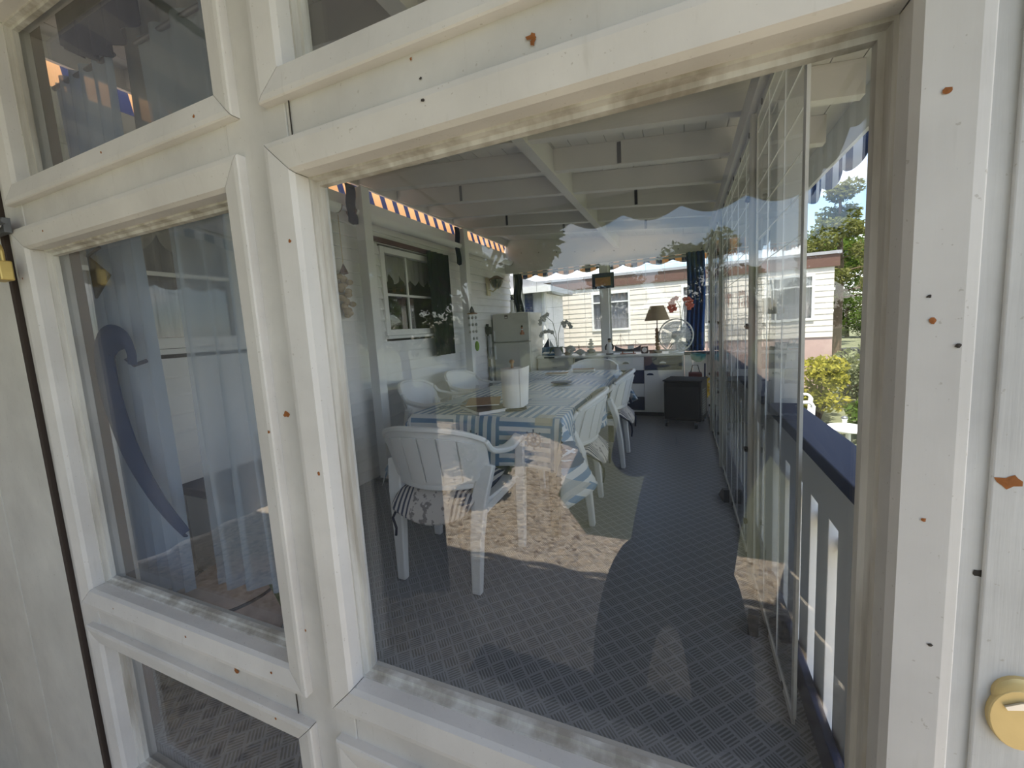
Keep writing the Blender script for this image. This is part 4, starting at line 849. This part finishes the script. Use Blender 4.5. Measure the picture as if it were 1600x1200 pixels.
# ------------------------------------------------------------------ behind the left-hand panes: curtains, bench, pouf
def curtain(name, x0, x1, z0, z1, y, mat, label, folds=7, amp=.018, cat='curtain', hem=lambda u: 0):
    def f(u, v):
        return (x0+(x1-x0)*u+.006*math.sin(v*6+u*9), y+amp*(.5+.5*v)*math.sin(u*2*PI*folds+.4*math.sin(v*3)), z1+(z0+hem(u)-z1)*v)
    t = thing(name, label, cat, (0,0,0))
    MB().sheet(f, folds*10, 14).build('fabric', mat, t, True)
    def h(u, v):
        p = f(u, .975+.025*v); return (p[0], p[1]-.0015, p[2])
    MB().sheet(h, folds*10, 1).build('hem', mat, t, True)
    MB().tube([(x0-.01,y,z1-.015),(x1+.01,y,z1-.015)], .006, 8).build('rod', M['steel'], t, True)
curtain('blue_curtain', -1.66, -1.36, .44, 2.0, .655, M['bluecurt'], 'blue sheer curtain gathered at the left of the left pane', 5, .02, hem=lambda u: .06*u)
curtain('blue_curtain', -1.25, -.96, .53, 2.0, .66, M['bluesheer'], 'pale blue sheer curtain at the right of the left pane', 3, .02, hem=lambda u: .05*u)
curtain('grey_curtain', -1.44, -.98, 1.60, 2.30, .72, M['greycurt'], 'grey sheer curtain behind the upper left pane', 6, .02)
def vf(u, v):
    return (-1.56+.36*u, .64+.012*math.sin(u*34), 2.30-v*(.24+.06*math.sin(PI*u)+.05*u))
t = tag(MB().sheet(vf, 50, 6, .002).build('navy_valance', M['navycloth'], None, True), 'navy scalloped valance at the top of the upper left pane', 'valance')
t = tag(MB().sheet(lambda u,v: (-1.00+.06*u+.05*v, .69+.02*math.sin(u*9), 2.30-.72*v), 8, 8, .003).build('navy_curtain_edge', M['navycloth'], None, True), 'narrow dark curtain at the right of the upper left pane', 'curtain')
tp = [(-1.395,.615,1.185),(-1.385,.612,1.215),(-1.40,.61,1.245),(-1.44,.61,1.257),(-1.49,.61,1.25),(-1.525,.61,1.22),(-1.535,.61,1.15),(-1.52,.61,1.05),(-1.48,.61,.94),(-1.42,.61,.85),(-1.34,.61,.77),(-1.255,.61,.715)]
tt = thing('curtain_tieback', 'navy curved tieback ribbon hooked on the left blue curtain', 'tieback', (0,0,0))
pts = []
for i in range(len(tp)-1):
    for k in range(4):
        q = k/4; p0 = Vector(tp[max(i-1,0)]); p1 = Vector(tp[i]); p2 = Vector(tp[i+1]); p3 = Vector(tp[min(i+2,len(tp)-1)])
        pts.append(.5*((2*p1)+(p2-p0)*q+(2*p0-5*p1+4*p2-p3)*q*q+(3*p1-p0-3*p2+p3)*q**3))
pts.append(Vector(tp[-1])); n = len(pts)
MB().bar(pts, .012, [.026 + .040*math.sin(PI*min(1,max(0,(i/n-.18)/.82))) for i in range(n)], up=(0,1,0)).build('hook', M['navy'], tt, True) if False else None
m = MB()
def rib(u, v):
    i = u*(n-1); a = int(min(i,n-2)); fr_ = i-a; p = pts[a].lerp(pts[a+1], fr_); tg = (pts[a+1]-pts[a]).normalized(); nn = Vector((tg.z,0,-tg.x))
    w = .022 + .085*math.sin(PI*min(1,max(0,(u-.12)/.88)))**1.0
    return p + nn*w*(v-.5) + Vector((0,-.012*math.sin(PI*v),0))
m.sheet(rib, 60, 6, .004).build('ribbon', M['tieblue'], tt, True)
MB().tube([(-1.39,.64,1.19),(-1.39,.61,1.18),(-1.40,.60,1.20)], .006, 6).build('hook', M['navy'], tt)
tt = thing('corner_bracket', 'dark triangular corner bracket at the top of the left pane', 'bracket', (-1.50,.60,1.40)); MB().prism([(-.005,.085),(.09,.025),(.0,-.03)], 'y', -.003, .003).build('plate', M['blackplastic'], tt); MB().tube([(-.01,0,.085),(.06,0,.10)], .004, 6).build('wire', M['steel'], tt)
t = thing('storage_bench', 'grey storage bench with navy lid against the siding', 'bench', (-2.05,1.40,0)); MB().box(-.40,.30,-.20,.22,.02,.455).build('body', M['greybox'], t, bevel=.005); MB().box(-.42,.32,-.23,.24,.456,.50).build('lid', M['navy'], t, bevel=.006)
for x in (-.36,.26): MB().box(x-.03,x+.03,-.18,.20,0,.019).build('foot', M['blackplastic'], t)
t = thing('round_pouf', 'round pinkish patterned pouf on the floor behind the left pane', 'pouf', (-1.72,.95,0)); MB().lathe([(0,0),(.15,0),(.19,.06),(.20,.15),(.18,.26),(.10,.31),(0,.32)], (0,0,0), 26).build('cover', M['pouf'], t, True); MB().tube([(.192*math.cos(a),.192*math.sin(a),.24) for a in [2*PI*k/28 for k in range(29)]], .006, 6, False).build('piping', M['navycloth'], t); MB().ball((0,0,.32), (.02,.02,.008)).build('button', M['navycloth'], t, True)
def fern(loc, h, label, name='potted_plant', potm='navy', nl=16):
    t = thing(name, label, 'plant', loc); MB().lathe([(0,0),(.05,0),(.07,.12),(.062,.12),(.055,.1),(0,.1)], (0,0,0), 16).build('pot', M[potm], t, True)
    for k in range(nl):
        a = random.uniform(0,2*PI); L = h*random.uniform(.6,1); lean = random.uniform(.1,.5)
        def lf(u, v, a=a, L=L, lean=lean):
            rr = .01+L*lean*u*u; w = .014*math.sin(PI*(.05+.95*u))*(v-.5)*2; return (rr*math.cos(a)-w*math.sin(a), rr*math.sin(a)+w*math.cos(a), .10+L*u*(1-.25*lean*u))
        MB().sheet(lf, 6, 2, .001).build('leaf', M['stem'], t, True)
fern((-1.90,1.32,.50), .26, 'small green potted plant on the storage bench', nl=18)
fern((-1.30,.92,0), .42, 'tall leafy potted plant beside the round pouf', nl=18)
t = thing('tote_bag', 'dark bag with white paper behind the lower left pane', 'bag', (-1.05,.85,0)); MB().prism([(-.12,0),(.12,0),(.10,.20),(-.10,.20)], 'y', -.06, .06).build('bag_body', M['navycloth'], t, bevel=.01); MB().cbox((-.05,-.02,.22), (.09,.01,.10), .3, .2).build('paper', M['paper'], t)

# ------------------------------------------------------------------ outside: ground
gy = MB().box(-60,60,-45,60,G-.3,G-.012).build('ground', M['grass']); tag(gy, 'sunlit lawn around the veranda', 'lawn', kind='structure')
def yard(name, poly, mat, label, z):
    o = MB().prism(poly, 'z', G-.013, z).build(name, mat); tag(o, label, 'ground', kind='structure')
yard('gravel_yard', [(-6,.5),(4.0,.5),(4.0,-1.2),(1.6,-2.0),(.2,-2.0),(-.75,-2.0),(-1.2,-2.7),(-1.35,-4.2),(-2.6,-5.2),(-6,-5.6)], M['gravel'], 'brown gravel yard in front of the glazed door', G)
# neighbouring cream caravan
nb_ = thing('neighbour_caravan', 'cream mobile home with brown roof band beyond the far end', 'mobile home', (-.4,10.0,G))
NW0, NW1, NB0, NB1 = -3.3, 3.2, 1.18, 2.58
wins = [(-1.66,-.74,1.53,2.4633),(.38,1.16,1.53,2.4633),(2.0,2.88,1.53,2.4633)]
def nb_boards():
    n = 12
    for i in range(n):
        z0 = NB0+(NB1-NB0)*i/n; z1 = NB0+(NB1-NB0)*(i+1)/n; segs = [(NW0,NW1)]
        for a,b,c,d in wins:
            if z1 > c+.001 and z0 < d-.001: segs = [q for s,e in segs for q in (((s,a),(b,e)) if a > s and b < e else ((s,e),))]
        for s,e in segs: MB().prism([(0,z0),(0,z1),(-.008,z1),(-.015,z0)], 'x', s, e).build('siding_board', M['cream'], nb_)
nb_boards()
MB().box(NW0,NW1,.12,.14,NB0,NB1).build('wall_core', M['dark'], nb_); MB().box(NW1-.02,NW1,.001,3.2,.2,NB1).build('side_wall', M['cream'], nb_); MB().box(NW0,NW0+.02,.001,3.2,.2,NB1).build('side_wall', M['cream'], nb_)
MB().box(NW0,NW1,.0,.05,0,NB0-.001).build('skirting', M['pinkbase'], nb_)
MB().box(NW0-.1,NW1+.1,-.06,3.3,NB1+.24,NB1+.30).build('roof', M['roofgrey'], nb_); MB().box(NW0-.08,NW1+.08,-.04,3.25,NB1,NB1+.239).build('roof_band', M['brown'], nb_)
for a,b,c,d in wins:
    w = MB()
    for q in ((a,a+.05,c,d),(b-.05,b,c,d)): w.box(q[0],q[1],-.035,.02,q[2],q[3])
    for q in ((c,c+.05),(d-.05,d),(c+(d-c)*.72,c+(d-c)*.72+.03)): w.box(a+.05,b-.05,-.034,.02,q[0],q[1])
    w_ = w.build('window', M['white_gloss'], nb_); MB().box(a+.05,b-.05,-.004,.0,c+.05,d-.05).build('window_pane', M['pane'], w_)
    MB().sheet(lambda u,v: (a+.05+(b-a-.1)*u, .06+.012*math.sin(u*60), d-.05-(d-c-.1)*v), 60, 2).build('net_curtain', M['netcurt'], w_)
# white house with shutters at the left
wh = thing('white_house', 'white sided house end with navy shutters left of the cream mobile home', 'house', (-2.6,7.9,G))
for i in range(17):
    z0 = .2+.13*i
    for s,e in ([(-2.2,.0)] if not (1.35 < z0+.07 < 2.42) else [(-2.2,-1.0),(-.42,.0)]): MB().prism([(0,z0),(0,z0+.13),(-.008,z0+.13),(-.022,z0)], 'x', s, e).build('siding_board', M['siding'], wh)
MB().box(-2.2,-.001,.10,.12,.2,2.4).build('wall_core', M['dark'], wh); MB().box(-.02,.0,.0,1.4,.2,2.4).build('side_wall', M['siding'], wh); MB().box(-.03,.05,-.03,.06,.2,2.44).build('corner_board', M['white_gloss'], wh)
MB().prism([(-2.4,2.415),(.22,2.415),(.22,2.52),(-1.1,2.95),(-2.4,2.52)], 'y', -.25, 1.5).build('roof', M['roofgrey'], wh); MB().box(-2.4,.24,-.30,-.25,2.40,2.52).build('gutter', M['white_gloss'], wh); MB().tube([(.02,-.07,.2),(.02,-.07,2.42)], .035, 10).build('down_pipe', M['white_gloss'], wh)
w = MB()
for q in ((-1.0,-.95),(-.47,-.42)): w.box(q[0],q[1],-.03,.02,1.37,2.40)
for q in (1.37,1.86,2.35): w.box(-.95,-.47,-.029,.02,q,q+.05)
w_ = w.build('window', M['white_gloss'], wh); MB().box(-.95,-.47,-.004,0,1.4,2.38).build('window_pane', M['pane'], w_)
for x in (-1.20,-.40):
    s_ = MB().box(x,x+.17,-.045,-.024,1.36,2.40).build('shutter', M['shutter'], wh)
    for k in range(17): MB().cbox((x+.085,-.048,1.41+.058*k), (.13,.02,.03), 0, .5).build('slat', M['shutter'], s_)

# ------------------------------------------------------------------ vegetation
def leaf_mesh(name, mat, n, shape, size, seed):
    rnd = random.Random(seed); m = MB()
    for k in range(n):
        p = shape(rnd); s = size*rnd.uniform(.6,1.3); a = Vector((rnd.gauss(0,1),rnd.gauss(0,1),rnd.gauss(0,.7))).normalized(); b = a.cross(Vector((rnd.gauss(0,1),rnd.gauss(0,1),rnd.gauss(0,1)))).normalized()
        p = Vector(p); m.add([p-a*s, p+b*s*.45, p+a*s, p-b*s*.45], [(0,1,2,3)])
    return m.mesh(name, mat)
def crown(blobs):
    def f(r):
        x,y,z,q = r.choice(blobs); 
        while True:
            v = Vector((r.uniform(-1,1),r.uniform(-1,1),r.uniform(-1,1)))
            if .25 < v.length < 1: break
        return (x+v.x*q, y+v.y*q, z+v.z*q*.8)
    return f
def blobs(n, rx, z0, z1, q, seed):
    r = random.Random(seed); out = []
    for k in range(n):
        a = r.uniform(0,2*PI); z = r.uniform(z0,z1); w = rx*(1-abs((z-(z0+z1)/2)/((z1-z0)/2))**2*.6)*math.sqrt(r.random()); out.append((w*math.cos(a), w*math.sin(a), z, q*r.uniform(.7,1.2)))
    return out
BL1 = blobs(26,1.5,1.7,4.3,.55,1); BL2 = blobs(26,1.3,1.0,3.2,.5,2)
LM1 = leaf_mesh('foliage_a', M['leaf'], 9000, crown(BL1), .085, 3); LM2 = leaf_mesh('foliage_b', M['leaf'], 8000, crown(BL2), .075, 4)
def trunk_mesh(bl, h, r0):
    m = MB(); m.tube([(0,0,0),(.05,.02,h*.3),(-.03,.04,h*.6),(0,0,h*.85)], [r0,r0*.8,r0*.6,r0*.3], 9)
    for k in range(0,len(bl),2):
        x,y,z,q = bl[k]; zz = max(.5,z*.6); m.tube([(0,0,zz),(x*.5,y*.5,(z+zz)/2+.1),(x,y,z)], [r0*.35,r0*.22,r0*.08], 5)
    return m.mesh('trunk', M['bark'], True)
TM1 = trunk_mesh(BL1,4.2,.14); TM2 = trunk_mesh(BL2,3.1,.12)
def tree(loc, rz, sc, label, kind=0, group='trees behind the photographer', mat=None):
    t = thing('leafy_tree', label, 'tree', loc, rz, group); t.scale = (sc,sc,sc)
    for nm,me in (('trunk',(TM1,TM2)[kind]),('foliage',(LM1,LM2)[kind])):
        o = bpy.data.objects.new(nm, me); COL.objects.link(o); o.parent = t
    return t
tree((-3.3,-5.2,G), .3, 1.0, 'large leafy tree mirrored at the upper left of the big pane'); tree((-6.6,-7.4,G), 1.7, .95, 'leafy tree mirrored beside the large one, nearer the hedge'); tree((-5.4,-12.0,G), 2.9, 1.15, 'leafy tree mirrored between two bigger trees', 1)
tree((-2.3,-12.2,G), .9, .80, 'distant leafy tree mirrored under the wavy awning edge, left one', 0); tree((.75,-12.4,G), 4.1, .92, 'distant leafy tree mirrored under the wavy awning edge, right one', 0); tree((4.6,-12.5,G), 5.2, .95, 'distant leafy tree mirrored behind the photographer', 0)
tree((-10.5,-10.5,G), 3.6, 1.15, 'far left leafy tree of the mirrored tree row', 0)
# trees and shrubs seen through the right-hand opening
tree((6.6,25,G), .2, 1.25, 'leafy tree at the back of the lawn on the right', 0, 'trees beyond the lawn'); tree((12.5,23,G), 1.2, 1.2, 'leafy tree at the far right of the lawn', 0, 'trees beyond the lawn'); tree((1.0,27,G), 2.2, 1.0, 'leafy tree just right of the cream mobile home roof', 1, 'trees beyond the lawn')
for k in range(6):
    t = thing('boundary_bush', ('first','second','third','fourth','fifth','sixth')[k]+' big bush from the left in the hedge beyond the lawn', 'bush', (6.2+3.1*k,30+.6*(k%2),G), k*1.7+.3, 'hedge beyond the lawn'); t.scale = (1.15,.9,.85+.1*(k%3))
    o = bpy.data.objects.new('foliage', LM2); COL.objects.link(o); o.parent = t; o.location = (0,0,-.7); o2 = bpy.data.objects.new('stem', TM2); COL.objects.link(o2); o2.parent = t
def pine(loc, h, label, seed):
    r = random.Random(seed); bl = []
    for k in range(34):
        z = h*(.35+.62*r.random()); w = (h-z)*.42+.25; a = r.uniform(0,2*PI); q = w*math.sqrt(r.random()); bl.append((q*math.cos(a),q*math.sin(a),z,.42))
    t = thing('pine_tree', label, 'tree', loc)
    m = MB(); m.tube([(0,0,0),(.06,0,h*.5),(0,.05,h*.95)], [.16,.11,.03], 9)
    for x,y,z,q in bl: m.tube([(0,0,z-.2),(x*.9,y*.9,z)], [.035,.012], 5)
    m.build('trunk', M['bark'], t, True); o = bpy.data.objects.new('foliage', leaf_mesh('pine_foliage', M['pine'], 9000, crown(bl), .085, seed)); COL.objects.link(o); o.parent = t
pine((5.3,18.5,G), 6.2, 'tall thin pine against the sky at the right', 11)
def shrub(loc, r_, h, label, mat, seed, n=2600):
    t = thing('garden_shrub', label, 'shrub', loc, 0, 'garden shrubs right of the railing')
    b_ = blobs(14,r_,h*.25,h*.9,r_*.45,seed); o = bpy.data.objects.new('foliage', leaf_mesh('shrub_foliage', mat, n, crown(b_), .045, seed)); COL.objects.link(o); o.parent = t
    m = MB()
    for x,y,z,q in b_: m.tube([(x*.2,y*.2,0),(x*.6,y*.6,z*.6),(x,y,z)], [.018,.012,.006], 5)
    m.build('stems', M['bark'], t)
shrub((1.95,7.6,G), .5, 1.05, 'yellowish shrub nearest the film edge', M['leaf2'], 21); shrub((2.95,8.7,G), .6, 1.0, 'silvery grey shrub in the middle of the lawn bed', M['leaf3'], 22); shrub((3.35,7.3,G), .55, .95, 'green shrub behind the round garden table', M['leaf'], 23); shrub((2.5,6.5,G), .4, .55, 'low dark shrub left of the white garden chair', M['leaf'], 24); shrub((4.15,10.0,G), .4, .85, 'pale reddish shrub by the dark barrel', M['leaf3'], 25)
for k in range(9): 
    t = thing('hedge_bush', ('first','second','third','fourth','fifth','sixth','seventh','eighth','ninth')[k]+' bush from the left in the hedge behind the photographer', 'bush', (-10+2.75*k,-15.2,G), k*1.1, 'hedge behind the photographer'); t.scale = (.95,.7,.75+.1*(k%3))
    o = bpy.data.objects.new('foliage', LM2); COL.objects.link(o); o.parent = t; o.location = (0,0,-.6); o2 = bpy.data.objects.new('stem', TM2); COL.objects.link(o2); o2.parent = t
shrub((-1.95,-2.6,G), .35, .7, 'dark bush mirrored beside the windscreen fabric', M['leaf'], 31, 1800)
# garden furniture
dup(c1, (1.24,6.0,G), -PI/2-.2, 'white resin garden chair on the lawn behind the film edge', 'white resin armchairs')
t = thing('garden_table', 'small round white garden table on the lawn', 'table', (1.62,5.2,G)); MB().lathe([(0,.445),(.19,.445),(.20,.452),(.20,.465),(.185,.47),(0,.47)], (0,0,0), 30).build('tabletop', M['plastic'], t, True); MB().tube([(0,0,.03),(0,0,.445)], [.03,.022], 12).build('column', M['plastic'], t, True)
for k in range(4): a = k*PI/2; MB().bar([(0,0,.05),(.16*math.cos(a),.16*math.sin(a),.012)], .03, .022).build('leg', M['plastic'], t)
t = thing('candle_holder', 'white lantern jar standing on the small garden table', 'candle holder', (1.59,5.22,G+.47)); MB().lathe([(.03,0),(.03,.01),(.02,.02),(.022,.075),(.03,.085),(.026,.09),(0,.09)], (0,0,0), 16).build('jar', M['white_gloss'], t, True); MB().lathe([(.031,.09),(.031,.1),(.012,.115),(0,.118)], (0,0,0), 14).build('lid', M['steel'], t, True)
t = thing('rain_barrel', 'dark rain barrel at the corner of the cream mobile home', 'barrel', (3.15,9.75,G)); MB().lathe([(.24,0),(.30,.25),(.31,.5),(.29,.8),(.26,.95),(0,.97)], (0,0,0), 20).build('barrel', M['blackplastic'], t, True)
for z in (.22,.72): MB().lathe([(.302,z),(.312,z+.02),(.302,z+.04)], (0,0,0), 20).build('hoop', M['steel'], t, True)

# ------------------------------------------------------------------ what the panes mirror: canopy, windscreen, added screens, mat, photographer
AX0, AX1, AYF = -4.2, .80, -2.25
t = thing('entrance_canopy', 'grey striped fabric canopy over the glazed door with scalloped edge', 'canopy', (0,0,0))
MB().sheet(lambda u,v: (AX0+(AX1-AX0)*u, .49+(AYF-.49)*v, 2.60-.40*v-.03*math.sin(PI*v)), 20, 8).build('canopy_sheet', M['awnx'], t)
def scal(s): return .15 + .07*abs(math.sin(PI*s/.42))
MB().sheet(lambda u,v: (AX0+(AX1-AX0)*u, AYF-.004+.01*math.sin(u*70), 2.20-v*scal((AX1-AX0)*u)), 220, 3, .003).build('front_valance', M['awnx'], t)
MB().sheet(lambda u,v: (AX1+.004, .49+(AYF-.49)*u, 2.60-.40*u-v*scal(2.74*u)), 120, 3, .003).build('side_valance', M['stripev'], t)
MB().sheet(lambda u,v: (AX0-.004, .49+(AYF-.49)*u, 2.60-.40*u-v*scal(2.74*u)), 120, 3, .003).build('side_valance', M['stripev'], t)
for x in (AX0+.1, -1.8, AX1-.06): MB().tube([(x,.46,2.57),(x,AYF+.02,2.18)], .016, 8).build('canopy_arm', M['steel'], t, True)
MB().tube([(AX0,AYF+.02,2.185),(AX1,AYF+.02,2.185)], .018, 8).build('front_tube', M['steel'], t, True)
for x in (AX0+.1, AX1-.06): MB().tube([(x,AYF+.03,G),(x,AYF+.03,2.17)], .018, 8).build('canopy_leg', M['steel'], t, True)
t = thing('windscreen', 'grey brown pleated windscreen fabric mirrored at the lower left', 'windscreen', (-2.20,-.55,G))
def wsp(u):
    return (.75*u, -.40*u)
MB().sheet(lambda u,v: (wsp(u)[0]+.04*math.sin(u*46), wsp(u)[1]-.03*math.sin(u*46+.5), .02+.03*abs(math.sin(u*9))+1.35*v), 130, 4, .003).build('fabric', M['fabricpanel'], t, True)
for u in (0,.5,1): MB().tube([(wsp(u)[0]-.06,wsp(u)[1]-.06,0),(wsp(u)[0]-.06,wsp(u)[1]-.06,1.42)], .014, 8).build('pole', M['wood'], t, True)
t = thing('windscreen', 'tall grey canvas screen, added to darken what the left panes mirror', 'windscreen', (-4.08,.12,G))  # added out of view so the left panes reflect something dark
MB().sheet(lambda u,v: (.03*math.sin(u*40), -2.27*u, .02+2.94*v-.42*u*v), 90, 3, .003).build('canvas', M['addedscreen'], t, True)
for u in (0,.5,1): MB().tube([(-.05,-2.27*u,0),(-.05,-2.27*u,2.95-.42*u)], .014, 8).build('pole', M['steel'], t, True)
t = thing('windscreen', 'low navy canvas screen, added to darken what the big pane mirrors at lower right', 'windscreen', (.66,-.25,G))  # invented screen, hides sunlit gravel from the pane's right-hand reflection
MB().sheet(lambda u,v: (.02*math.sin(u*40), -1.85*u, .02+1.15*v), 90, 3, .003).build('canvas', M['navy'], t, True)
for u in (0,.5,1): MB().tube([(.035,-1.85*u,0),(.035,-1.85*u,1.2)], .012, 8).build('pole', M['steel'], t, True)
t = thing('door_mat', 'black perforated rubber mat on the gravel before the door', 'mat', (-.30,-.38,G)); MB().box(-.72,.72,-.30,.30,.001,.016).build('slab', M['mat'], t, bevel=.004)
kn = None
for i in range(22):
    for j in range(9):
        l_ = (-.66+.063*i, -.25+.0625*j, .017)
        if kn is None: kn = MB().lathe([(.015,0),(.012,.006),(0,.006)], (0,0,0), 6).build('stud', M['blackplastic'], t, loc=l_)
        else: share('stud', kn, t, l_)
# ------------------------------------------------------------------ the photographer (only seen mirrored in the panes)
def skin_mesh(name, verts, edges, radii, mat, parent, root=0, sub=2):
    me = bpy.data.meshes.new(name); me.from_pydata(verts, edges, []); me.update(); o = bpy.data.objects.new(name, me); COL.objects.link(o); o.parent = parent
    me.materials.append(mat); o.modifiers.new('skin','SKIN')
    if not me.skin_vertices: 
        bpy.context.view_layer.objects.active = o
    sv = me.skin_vertices[0].data
    for i,rr in enumerate(radii):
        sv[i].radius = rr if isinstance(rr,tuple) else (rr,rr); sv[i].use_root = (i == root)
    s = o.modifiers.new('sub','SUBSURF'); s.levels = sub; s.render_levels = sub
    o.modifiers['skin'].use_smooth_shade = True
    return o
GZ = G+.02
pr = thing('person', 'person in dark jacket and trousers holding up a phone, mirrored in the big pane', 'person', (0,0,0))
pel = (-.03,-.36,.38); che = (.07,-.40,.78); nek = (.12,-.38,1.02); hd = (.14,-.36,1.12)
V = [pel, (.02,-.38,.56), che, (.10,-.40,.93), nek, (.135,-.355,1.10), (.14,-.35,1.22)]; E_ = [(0,1),(1,2),(2,3),(3,4),(4,5),(5,6)]; R_ = [(.10,.10),(.09,.09),(.10,.10),(.08,.08),.052,.07,.08]
def chain(start, pts, rad):
    prev = start
    for p,rr in zip(pts,rad):
        V.append(p); R_.append(rr); E_.append((prev,len(V)-1)); prev = len(V)-1
    return prev
hands = []
for s in (-1,1):
    sx = .10+s*.19; h = (s*.085+.0,-.060,1.19)
    e = chain(3, [(sx,-.40,.94),(sx+s*.10,-.30,.70),(s*.14+.03,-.13,1.02),(s*.105,-.085,1.13),(s*.094,-.070,1.17)], [.055,.034,.030,.027,(.034,.018)])
    for fi,(oz,L) in enumerate(((.030,.062),(.012,.070),(-.006,.066),(-.022,.054))):
        chain(e, [(s*.090,-.050,1.175+oz+.02),(s*.090,-.028,1.180+oz+.022),(s*.072,-.026,1.182+oz+.02)], [.009,.0085,.0075])
    chain(e, [(s*.082,-.072,1.20),(s*.068,-.062,1.212),(s*.052,-.050,1.215)], [.011,.0095,.0085])
for s in (-1,1):
    chain(0, [(-.05+s*.12,-.36,.28),(-.06+s*.17,-.335,-.06),(-.06+s*.18,-.36,-.42),(-.06+s*.18,-.355,GZ+.05),(-.06+s*.20,-.25,GZ+.035)], [.075,.06,.045,.04,.03])
skin_mesh('body', V, E_, R_, M['skin'], pr, 0)
# clothes
tv = [(-.03,-.36,.46),(-.035,-.36,.34)]; te = [(0,1)]; tr = [(.17,.16),(.185,.17)]
for s in (-1,1):
    prev = 1
    for p,rr in (((-.05+s*.13,-.36,.22),.125),((-.06+s*.175,-.34,-.06),.115),((-.06+s*.185,-.36,-.30),.10),((-.06+s*.185,-.36,GZ+.06),.09)):
        tv.append(p); tr.append(rr); te.append((prev,len(tv)-1)); prev = len(tv)-1
skin_mesh('trousers', tv, te, tr, M['trousers'], pr, 0)
jv = [(-.03,-.36,.26),(-.01,-.37,.46),(.03,-.385,.66),che,(.10,-.40,.93),(.12,-.385,1.03)]; je = [(i,i+1) for i in range(5)]; jr = [(.20,.19),(.19,.18),(.185,.17),(.20,.17),(.15,.14),(.085,.085)]
for s in (-1,1):
    prev = 4; sx = .10+s*.19
    for p,rr in (((sx,-.40,.94),.09),((sx+s*.09,-.31,.70),.075),((s*.14+.03,-.13,1.01),.055),((s*.110,-.09,1.11),.045)):
        jv.append(p); jr.append(rr); je.append((prev,len(jv)-1)); prev = len(jv)-1
skin_mesh('jacket', jv, je, jr, M['jacket'], pr, 0)
hc = Vector((.14,-.345,1.185))
def headf(u, v):
    th = u*2*PI; ph = PI*v; x = .078*math.sin(ph)*math.cos(th); y = .098*math.sin(ph)*math.sin(th); z = -.118*math.cos(ph)
    if z < 0: x *= 1+z*2.0; y *= 1+z*1.2
    return (hc.x+x, hc.y+y, hc.z+z)
hd_ = MB().sheet(headf, 28, 18).build('head', M['skin'], pr, True)
MB().ball((hc.x,hc.y+.098,hc.z-.012), (.012,.018,.022), 8, 6).build('nose', M['skin'], hd_, True); MB().ball((hc.x,hc.y+.080,hc.z-.058), (.024,.010,.007), 8, 5).build('mouth', M['terracotta'], hd_, True)
for s in (-1,1):
    MB().ball((hc.x+s*.031,hc.y+.082,hc.z+.006), (.013,.010,.009), 8, 6).build('eye', M['white'], hd_, True); MB().ball((hc.x+s*.031,hc.y+.0915,hc.z+.006), (.005,.003,.005), 6, 5).build('iris', M['brown'], hd_, True); MB().ball((hc.x+s*.078,hc.y-.005,hc.z-.005), (.010,.020,.030), 8, 6).build('ear', M['skin'], hd_, True)
def hairf(u, v):
    th = PI*.98+u*PI*1.04*1.0; th = u*2*PI; ph = PI*(1-.52*v); x = .086*math.sin(ph)*math.cos(th); y = .106*math.sin(ph)*math.sin(th)-.008; z = -.126*math.cos(ph)
    if y > .05 and z < .07: z = max(z,.062)
    return (hc.x+x, hc.y+y, hc.z+z)
MB().sheet(hairf, 28, 10, .004).build('hair', M['hair'], pr, True)
for s in (-1,1):
    x = -.06+s*.19; m = MB(); m.sheet(lambda u,v: (x+.047*math.cos(u*2*PI)*(1-.2*v), -.30+.14*math.sin(u*2*PI)*(1-.25*v)-.02*v, GZ-.002+.075*v+.02*v*(math.sin(u*2*PI)<0)), 20, 5).build('shoe', M['shoe'], pr, True)
    MB().prism([(x+.05*math.cos(a), -.30+.145*math.sin(a)) for a in [2*PI*k/20 for k in range(20)]], 'z', GZ-.004, GZ+.012).build('shoe_sole', M['shoe'], pr)
ph = thing('phone', 'dark smartphone held up by the photographer', 'phone', (0,-.030,1.22)); MB().box(-.076,.076,-.004,.004,-.037,.037).build('case', M['blackplastic'], ph, bevel=.003); MB().box(-.072,.072,-.0052,-.0041,-.034,.034).build('screen', M['screen'], ph); MB().lathe([(0,.0042),(.008,.0042),(.008,.0062),(0,.0062)], (0.0,0,0.0), 14, 'y').build('lens', M['screen'], ph)
